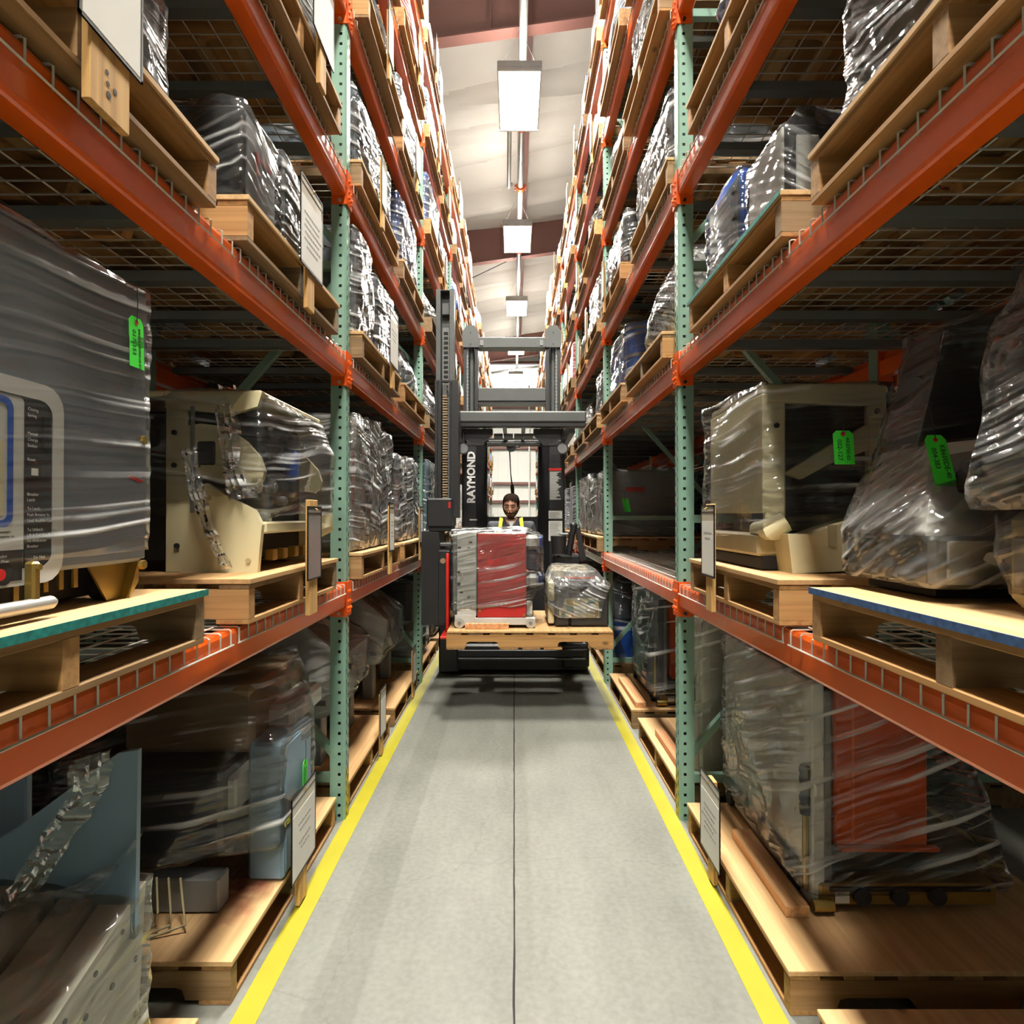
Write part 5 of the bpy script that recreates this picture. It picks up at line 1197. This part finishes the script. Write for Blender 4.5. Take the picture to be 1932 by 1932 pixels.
    for sx in (-1, 1):
        c = Vector((sx*.032, -.111, .004)); pts = [world(c+Vector((.026*math.cos(a), .006*abs(math.cos(a))*0, .017*math.sin(a)))) for a in [2*math.pi*i/14 for i in range(15)]]
        mb.tube(pts, .0011, 4); mb.tube([world(c+Vector((sx*.026, 0, .006))), world(Vector((sx*.078, -.03, .01))), world(Vector((sx*.08, .01, .008)))], .0013, 4)
    mb.tube([world(Vector((-.006, -.114, .008))), world(Vector((.006, -.114, .008)))], .0012, 4); link_local(mb, 'glasses', 'mid_grey', r)
    # clothes
    idx = [0, 1, 2, 3, 5, 6, 7, 9, 10, 11]; mp = {a: i for i, a in enumerate(idx)}
    sh = skin_mesh([V[i] for i in idx], [(mp[a], mp[b_]) for a, b_ in E if a in mp and b_ in mp], [(.175, .135), (.175, .135), (.19, .14), (.105, .1), (.1, .1), (.085, .085), (.06, .06), (.1, .1), (.085, .085), (.06, .06)])
    sh.materials.append(MAT['shirt']); sh.polygons.foreach_set('use_smooth', [True]*len(sh.polygons)); link('work_shirt', sh, r)
    idx = [0, 13, 14, 15, 17, 18, 19]; mp = {a: i for i, a in enumerate(idx)}
    tr = skin_mesh([V[i] for i in idx], [(mp[a], mp[b_]) for a, b_ in E if a in mp and b_ in mp], [tuple(q+.02 for q in (R[i] if isinstance(R[i], tuple) else (R[i], R[i]))) for i in idx])
    tr.materials.append(MAT['shirt']); link('trousers', tr, r)
    for sx in (-1, 1):
        mb = MB(); mb.hull([(sx*.015, -.105, neck-.075), (sx*.07, -.07, neck-.03), (sx*.085, -.075, neck-.10), (sx*.05, -.125, neck-.12), (sx*.02, -.095, neck-.07), (sx*.07, -.05, neck+.02), (sx*.09, -.04, neck-.06)]); link_local(mb, 'collar', 'shirt', r)
        mb = MB(); P_ = [(sx*.095, .06, neck-.02), (sx*.1, -.02, neck+.012), (sx*.105, -.085, neck-.05), (sx*.125, -.14, neck-.16), (sx*.13, -.15, neck-.34)]
        for a, b_ in zip(P_, P_[1:]): mb.bar(a, b_, .034, .008, (0, -1, .5))
        link_local(mb, 'yellow_strap', 'strap_yellow', r)
        mb = MB(); mb.cbox(sx*.1-.045, sx*.1+.045, -.16, .11, 0, .075, .025); link_local(mb, 'boot', 'black', r)
    mb = MB(); mb.hull([(-.03, -.1, neck-.02), (.03, -.1, neck-.02), (0, -.12, neck-.09), (-.03, -.08, neck-.03), (.03, -.08, neck-.03), (0, -.1, neck-.1)]); link_local(mb, 'undershirt', 'light_grey', r)
def link_local(mb, nm, mat, r):
    me = mb.mesh(nm, (0, 0, 0), True); me.materials.append(MAT[mat]); return link(nm, me, r)
person()
# ================================================================ goods in the bays further down
def where(s, k, lv, sl): return '%s, %s bay of %s rack' % (LEV[lv] if lv else 'floor', ORD[k], SIDE[s])
CN = {'light_grey': 'pale grey', 'mid_grey': 'grey', 'charcoal': 'charcoal', 'blue': 'blue', 'slate': 'slate grey', 'cream': 'cream', 'red': 'red', 'black_soft': 'black', 'white_paint': 'white', 'panel_orange': 'orange', 'blue_grey': 'blue grey'}
GOODS = 'wrapped goods on the racks'
def panels_load(s, xf, y0, y1, z, h, seed, label, cols=('light_grey', 'light_grey', 'mid_grey')):
    R = random.Random(seed); r = thing('wrapped_bundle', label, 'panels', (s*(xf+.35), (y0+y1)/2, z), GOODS)
    n = len(cols); w = (y1-y0)/n
    for i, c in enumerate(cols):
        a = y0+i*w+.015; b = a+w-.03; hh = h*R.uniform(.88, 1); d0 = xf+R.uniform(0, .03)
        MB().cbox(s*d0, s*(d0+.62), a, b, z, z+hh, .01).build('panel', c, r)
        MB().cbox(s*(d0-.004), s*d0, a+.02, b-.02, z+hh*.04, z+hh*.28, .002).build('lower_cover', 'white_paint', r)
        MB().box(s*(d0-.003), s*d0, a+.03, a+.06, z+hh*.34, z+hh*.74).build('red_stripe', 'red', r)
        MB().box(s*(d0-.003), s*d0, a+w*.35, b-.04, z+hh*.86, z+hh*.92).build('yellow_label', 'brass', r)
        MB().tube([(s*d0, b-.05, z+hh*.32), (s*(d0-.03), b-.05, z+hh*.32)], .03, 12).build('knob', 'mid_grey', r, True)
        pts = [Vector(p)-r.location for p in [(s*q, y, zz) for q in (d0-.012, d0+.62) for y in (a, b) for zz in (z+.01, z+hh)]+[(s*(d0-.035), b-.05, z+hh*.32)]]
        wrap(r, pts, .01, .07, .016, seed+i*.37, 'film_heavy', ridge=9)
    return r
def cabinet_load(s, xf, y0, y1, z, h, seed, label, col='mid_grey', fm='film', band=None):
    r = thing('wrapped_cabinet', label, 'cabinet', (s*(xf+.35), (y0+y1)/2, z), GOODS)
    MB().cbox(s*xf, s*(xf+.66), y0, y1, z, z+h, .012).build('case', col, r)
    MB().cbox(s*(xf-.012), s*xf, y0+.02, y1-.02, z+.02, z+h-.02, .004).build('door', col, r)
    MB().cbox(s*(xf-.02), s*(xf-.012), y0+.05, y0+.07, z+h*.45, z+h*.6, .003).build('handle', 'black', r)
    MB().box(s*(xf-.014), s*(xf-.012), y0+(y1-y0)*.4, y1-.08, z+h*.7, z+h*.85).build('nameplate', 'white_paint', r)
    MB().cbox(s*(xf+.05), s*(xf+.5), y0-.006, y0, z+h*.06, z+h*.94, .003).build('side_cover', col, r)
    if band: MB().box(s*(xf+.18), s*(xf+.36), y0-.009, y0-.006, z+h*.68, z+h*.75).build('coloured_band', band, r)
    wrap(r, None, .014, .07, .014, seed, fm, ridge=12); return r
def lump_load(s, xf, y0, y1, z, h, seed, label, col='charcoal', fm='film'):
    R = random.Random(seed); r = thing('wrapped_machine', label, 'machine', (s*(xf+.35), (y0+y1)/2, z), GOODS); w = y1-y0
    MB().cbox(s*(xf+.02), s*(xf+.6), y0, y1, z, z+h*.42, .02).build('base', col, r)
    a, b = y0+w*R.uniform(.05, .3), y1-w*R.uniform(.05, .3)
    MB().cbox(s*(xf+.1), s*(xf+.5), a, b, z+h*.42, z+h, .05).build('upper_housing', R.choice(['light_grey', 'mid_grey', 'slate', col]), r)
    MB().tube([(s*(xf+.02), (y0+y1)/2, z+h*.25), (s*(xf-.03), (y0+y1)/2, z+h*.25)], h*.14, 16).build('flywheel', 'mid_grey', r, True)
    for i in range(3): MB().cbox(s*(xf+.004), s*(xf+.02), y0+.05+i*w*.28, y0+.05+i*w*.28+w*.18, z+h*.06, z+h*.16, .004).build('terminal', 'cream_dark', r)
    wrap(r, None, .016, .07, .026, seed, fm, ridge=7); return r
def press_load(s, xf, y0, y1, z, h, seed, label):
    r = thing('wrapped_press', label, 'machine', (s*(xf+.3), (y0+y1)/2, z), GOODS); w = y1-y0
    MB().cbox(s*(xf+.12), s*(xf+.2), y0+.05, y0+.15, z, z+h*.5, .006).build('leg', 'mid_grey', r)
    MB().cbox(s*(xf+.12), s*(xf+.2), y1-.15, y1-.05, z, z+h*.5, .006).build('leg', 'mid_grey', r)
    mb = MB(); mb.hull([(s*(xf+.05), y0+.04, z+h*.45), (s*(xf+.05), y1-.04, z+h*.45), (s*(xf+.5), y0+.04, z+h*.45), (s*(xf+.5), y1-.04, z+h*.45), (s*(xf+.02), y0+.1, z+h*.75), (s*(xf+.02), y1-.1, z+h*.75), (s*(xf+.25), y0+.1, z+h), (s*(xf+.25), y1-.1, z+h), (s*(xf+.5), y0+.04, z+h), (s*(xf+.5), y1-.04, z+h)])
    mb.build('housing', 'light_grey', r)
    mb = MB(); mb.tube([(s*(xf+.13), y0+.03, z+h*.45), (s*(xf+.13), y0+.06, z+h*.45)], .085, 22); dd = mb.build('disc', 'white_paint', r, True)
    MB().cbox(s*(xf+.09), s*(xf+.17), y0+.024, y0+.03, z+h*.43, z+h*.47, .003).build('disc_slot', 'mid_grey', dd)
    for i in range(3): MB().tube([(s*(xf+.03), y0+.2+i*.1, z+h*.55), (s*(xf+.0), y0+.2+i*.1, z+h*.56)], .06, 16).build('round_cover', 'white_paint', r, True)
    MB().cbox(s*(xf+.25), s*(xf+.8), y0+.1, y1-.1, z+.1, z+h*.7, .02).build('dark_body', 'black_soft', r)
    MB().cbox(s*(xf+.25), s*(xf+.75), y0+.06, y1-.06, z, z+.1, .01).build('plinth', 'dark_void', r)
    pts = [v for v in pts_of(r) if v.z > h*.2]
    wrap(r, pts, .014, .06, .02, seed, 'film', ridge=8); return r
def drums_load(s, xf, y0, y1, z, h, seed, label, col='blue'):
    r = thing('wrapped_drums', label, 'drums', (s*(xf+.3), (y0+y1)/2, z), GOODS); n = 3; w = (y1-y0)/n
    for i in range(n):
        c = (s*(xf+.14), y0+w*(i+.5), z); mb = MB(); mb.tube([c, (c[0], c[1], z+h)], w*.42, 16); d = mb.build('drum', col, r, True)
        for q in (.06, .5, .94): MB().tube([(c[0], c[1], z+h*q-.012), (c[0], c[1], z+h*q+.012)], w*.445, 16).build('hoop', 'mid_grey', d, True)
    MB().cbox(s*(xf+.32), s*(xf+.7), y0+.03, y1-.03, z, z+h*1.05, .02).build('rear_box', col, r)
    wrap(r, None, .016, .07, .016, seed, 'film', ridge=9); return r
PG = 'wooden pallets on the racks'
def spot(k, sl): 
    y0 = UY(k)+POST+.05; return (y0+.0, y0+1.06) if sl == 0 else (y0+1.22, y0+2.28)
def pal(s, k, lv, sl, det, jx=.0, y=None, edge=None, ply=True):
    a, b = y or spot(k, sl); xf = FX[s]-.05+jx if lv else FX[s]+.02
    return pallet(s, xf, a, DECK[lv], b-a, 1.05, 'wooden pallet on %s, %s of two' % (where(s, k, lv, sl), ('nearer', 'farther')[sl]), ply, edge, det, PG), a, b, xf+.06
SPECIAL = set()
def near2():
    # second bay, left
    s = -1
    for sl in (0, 1):
        zt, a, b, xf = pal(s, 1, 0, sl, True); SPECIAL.add((s, 1, 0, sl))
        press_load(s, xf+.02, a+.15, b-.12, zt, .78, 61+sl, 'pale grey press with round disc in film, %s on second bay floor, left' % ('nearer' if sl == 0 else 'farther'))
        sign(s, FX[s]-.008, a+.62, .012, .17, .30, .06, .38, 'white sign on a stake, %s floor pallet of second bay, left' % ('nearer' if sl == 0 else 'farther'), .12)
        zt, a, b, xf = pal(s, 1, 1, sl, True); SPECIAL.add((s, 1, 1, sl))
        panels_load(s, xf, a+.02, b-.02, zt, .78 if sl == 0 else .72, 65+sl, ('tall pale panels with red stripes in film, %s pair on first shelf, second bay left' % ('nearer', 'farther')[sl]), ('light_grey', 'light_grey', 'mid_grey') if sl == 0 else ('charcoal', 'light_grey', 'mid_grey'))
        sign(s, FX[s]-.078, a+.55, DECK[1]-.03, .15, .30, .06, .42, 'grey printed sign by the striped panels, %s, second bay left' % ('nearer', 'farther')[sl], .14, (.4, .3, 0, .4, .3))
        zt, a, b, xf = pal(s, 1, 2, sl, True); SPECIAL.add((s, 1, 2, sl))
        if sl == 0:
            cabinet_load(s, xf, a+.03, a+.42, zt, .56, 71, 'dark backed cabinet with red lettered front in film, second shelf second bay left', 'charcoal', 'film_heavy', 'red')
            cabinet_load(s, xf, a+.5, a+.98, zt, .5, 72, 'grey cabinet behind a hanging sign, second shelf second bay left', 'slate', 'film_heavy')
            sign(s, FX[s]-.078, a+.56, DECK[2]-.02, .26, .36, .07, .42, 'large grey sign before the slate cabinet, second shelf second bay left', .14, (.6, .5, .4))
        else:
            lump_load(s, xf, a+.05, b-.1, zt, .45, 73, 'dark machine under pulled film, second shelf second bay left', 'slate')
    # second bay, right: first shelf is empty
    s = 1
    for sl in (0, 1): SPECIAL.add((s, 1, 1, sl)); SPECIAL.add((s, 1, 0, sl)); SPECIAL.add((s, 1, 2, sl))
    pallet(1, .85, 3.2, 0, .98, 1.05, 'floor pallet under the tall yellowed wrapped cabinet, right', True, None, True, PG)
    cabinet_load(1, .98, 3.22, 3.62, PT, .86, 81, 'tall pale cabinet in yellowish film just beyond the right upright', 'light_grey', 'film_yellow')
    solo('timber_block', MB().cbox(.885, .945, 3.3, 3.85, PT, PT+.04, .003), 'lumber', 'timber length on plywood beside the yellowed cabinet, right', 'timber', (.91, 3.6, PT))
    pallet(1, .84, 4.36, 0, 1.0, 1.05, 'floor pallet under the slate fronted switchgear, right', True, None, True, PG)
    switchgear(1, 4.44, 'slate fronted switchgear truck with orange covers in film, second on right floor', 83, True)
    solo('timber_block', MB().cbox(.87, .95, 4.4, 5.1, PT, PT+.04, .003), 'lumber', 'timber length on plywood beside the slate switchgear, right', 'timber', (.91, 4.75, PT))
    zt, a, b, xf = pal(s, 1, 2, 0, True); lump_load(s, xf, a+.1, a+.62, zt, .52, 85, 'cream pump with ribbed collar in film, second shelf second bay right', 'cream', 'film_heavy')
    zt, a, b, xf = pal(s, 1, 2, 1, True); drums_load(s, xf, a+.05, b-.1, zt, .46, 86, 'bright blue drums in film, second shelf second bay right')
    # third bay, right: big grey cabinet on the first shelf
    SPECIAL.add((s, 2, 1, 0)); zt, a, b, xf = pal(s, 2, 1, 0, True)
    r = cabinet_load(s, xf+.03, a+.02, a+.5, zt, .62, 88, 'grey cabinet with red band and green tag, first shelf third bay right', 'mid_grey', 'film', 'red')
    hang_tag(r, (s*(xf+.17), a-.002, zt+.36), (1, 0, 0), (-.2, 0, 1), .06, .13, ('', ''), (0, -1, 0))
    panels_load(s, xf, a+.56, b-.02, zt, .64, 89, 'cream panels in crumpled film, first shelf third bay right', ('cream', 'charcoal'))
    SPECIAL.add((s, 2, 2, 0)); zt, a, b, xf = pal(s, 2, 2, 0, True); r = cabinet_load(s, xf+.02, a+.05, a+.5, zt, .42, 90, 'grey cabinet with green tag, second shelf third bay right', 'mid_grey', 'film_heavy')
    hang_tag(r, (s*(xf+.1), a+.03, zt+.3), (1, 0, 0), (-.2, 0, 1), .06, .13, ('', ''), (0, -1, 0))
near2()
KH = {0: .8, 1: .74, 2: .5, 3: .5, 4: .5, 5: .5, 6: .75}
def far_mesh(i, mat):
    k = ('far', i, mat)
    if k in MC: return MC[k]
    if ('fs', i) not in MC:
        R = random.Random(100+i); mb = MB()
        if i % 3 == 0:                                  # upright slabs
            n = R.choice([2, 3]); 
            for q in range(n): mb.cbox(R.uniform(0, .05), .62, q/n+.02, (q+1)/n-.02, 0, R.uniform(.82, 1), .02)
            mb.tube([(.0, .3, .35), (.05, .3, .35)], .05, 8)
        elif i % 3 == 1:                                # hooded machine
            mb.cbox(.03, .62, .03, .97, 0, R.uniform(.4, .55), .03); a = R.uniform(.05, .3); mb.hull([(.06, a, .4), (.6, a, .4), (.06, a+.6, .4), (.6, a+.6, .4), (.2, a+.1, 1), (.5, a+.1, .95), (.2, a+.5, .9), (.5, a+.5, 1)])
        else:                                           # boxes stacked
            mb.cbox(.02, .6, .03, .55, 0, .85, .02); mb.cbox(.04, .6, .57, .97, 0, R.uniform(.5, 1.0), .02); mb.cbox(.1, .5, .1, .5, .85, 1.0, .02)
        P = [Vector(p) for p in mb.v]
        bm = shell(P, .02, .22, .02, i+.5, 4, 6) if i % 2 else None
        MC[('fs', i)] = (mb, bm)
    mb, bm = MC[('fs', i)]
    if bm:
        m = bpy.data.meshes.new('wrapped_goods'); bm.to_mesh(m); m.polygons.foreach_set('use_smooth', [True]*len(m.polygons))
        try: m.set_sharp_from_angle(angle=rad(35))
        except Exception: pass
    else: m = mb.mesh('wrapped_goods')
    m.materials.append(MAT[mat]); MC[k] = m; return m
FCOL = {'w_white': 'white', 'w_grey': 'grey', 'w_dark': 'black', 'w_blue': 'blue', 'w_red': 'red', 'w_cream': 'cream', 'w_slate': 'slate', 'w_brown': 'brown'}
FSHP = ['upright slabs', 'hooded machine', 'stacked boxes']
def fill():
    R = random.Random(21)
    cols = ['charcoal', 'slate', 'mid_grey', 'light_grey', 'black_soft', 'cream', 'blue', 'blue_grey']
    for s in (-1, 1):
        for k in range(1, NB):
            for lv in range(7):
                for sl in (0, 1):
                    if (s, k, lv, sl) in SPECIAL: continue
                    if R.random() < .05 and k > 2: continue
                    det = k <= 2 and lv < 5
                    a, b = spot(k, sl); j = R.uniform(-.05, .05); a += max(0, j); b += min(0, j)
                    zt, a, b, xf = pal(s, k, lv, sl, det and k == 1, R.uniform(-.02, .03), (a, b), None, R.random() < .75)
                    h = KH[lv]*R.uniform(.8, 1.08); w_ = where(s, k, lv, sl); np = ('nearer', 'farther')[sl]
                    if det:
                        c = R.choice(cols); kind = R.choice(['cab', 'lump', 'pan', 'lump', 'cab'])
                        fm = 'film_heavy' if lv > 1 or R.random() < .5 else 'film'
                        y0, y1 = a+R.uniform(.02, .12), b-R.uniform(.02, .2)
                        if kind == 'cab': cabinet_load(s, xf, y0, y1, zt, h, 200+R.random()*99, '%s cabinet in film on %s, %s' % (CN[c], w_, np), c, fm)
                        elif kind == 'lump': lump_load(s, xf, y0, y1, zt, h, 200+R.random()*99, '%s machine in film on %s, %s' % (CN[c], w_, np), c, fm)
                        else: panels_load(s, xf, y0, y1, zt, h, 200+R.random()*99, '%s panels in film on %s, %s' % (CN[c], w_, np), (c, R.choice(cols)))
                    else:
                        i = R.randrange(9); mt = R.choice(['w_white', 'w_white', 'w_grey', 'w_grey', 'w_dark', 'w_blue', 'w_cream', 'w_slate', 'w_slate', 'w_red', 'w_white'])
                        o = inst('wrapped_goods', far_mesh(i, mt), None, (s*(xf-.03), a+.04, zt)); o.scale = (s*1.0, (b-a)-.1, h)
                        tag(o, '%s film-wrapped %s on %s, %s' % (FCOL[mt], FSHP[i % 3], w_, np), 'wrapped goods', GOODS)
                    if lv >= 1 and R.random() < (.62 if lv > 1 else .25) and not (k == 1 and lv < 3):
                        big = R.random() < .6; sw = .24 if big else .15
                        sign(s, xf-.06-.028, R.uniform(a+.1, b-.35), DECK[lv]-.03, sw, R.uniform(.28, .36), .06, .42, 'white sign on a stake, %s, %s pallet' % (w_, np), .12, detail=k < 3)
fill()
def back_rows():
    R = random.Random(5)
    for s in (-1, 1):
        x2 = FX[s]+DEPTH+.15
        for k in range(0, 4):
            for lv in range(0, 4):
                for sl in (0, 1):
                    if R.random() < .12: continue
                    if s > 0 and k == 0 and lv == 0 and sl == 1: continue
                    a, b = spot(k, sl); zt = pallet(s, x2+.01, a, DECK[lv], b-a, 1.05, 'dim pallet in the row behind %s rack, %s bay, %s, %s' % (SIDE[s], ORD[k], LEV[lv], ('nearer', 'farther')[sl]), True, None, False, 'pallets of the rows behind')
                    i = R.randrange(9); mt = R.choice(['w_dark', 'w_brown', 'w_dark', 'w_slate', 'w_grey'])
                    o = inst('wrapped_goods', far_mesh(i, mt), None, (s*(x2+.06), a+.04, zt)); o.scale = (s*1.4, (b-a)-.1, KH[lv]*R.uniform(.8, 1))
                    tag(o, 'dim %s wrapped %s behind %s rack, %s bay, %s, %s' % (FCOL[mt], FSHP[i % 3], SIDE[s], ORD[k], LEV[lv], ('nearer', 'farther')[sl]), 'wrapped goods', 'goods of the rows behind')
back_rows()
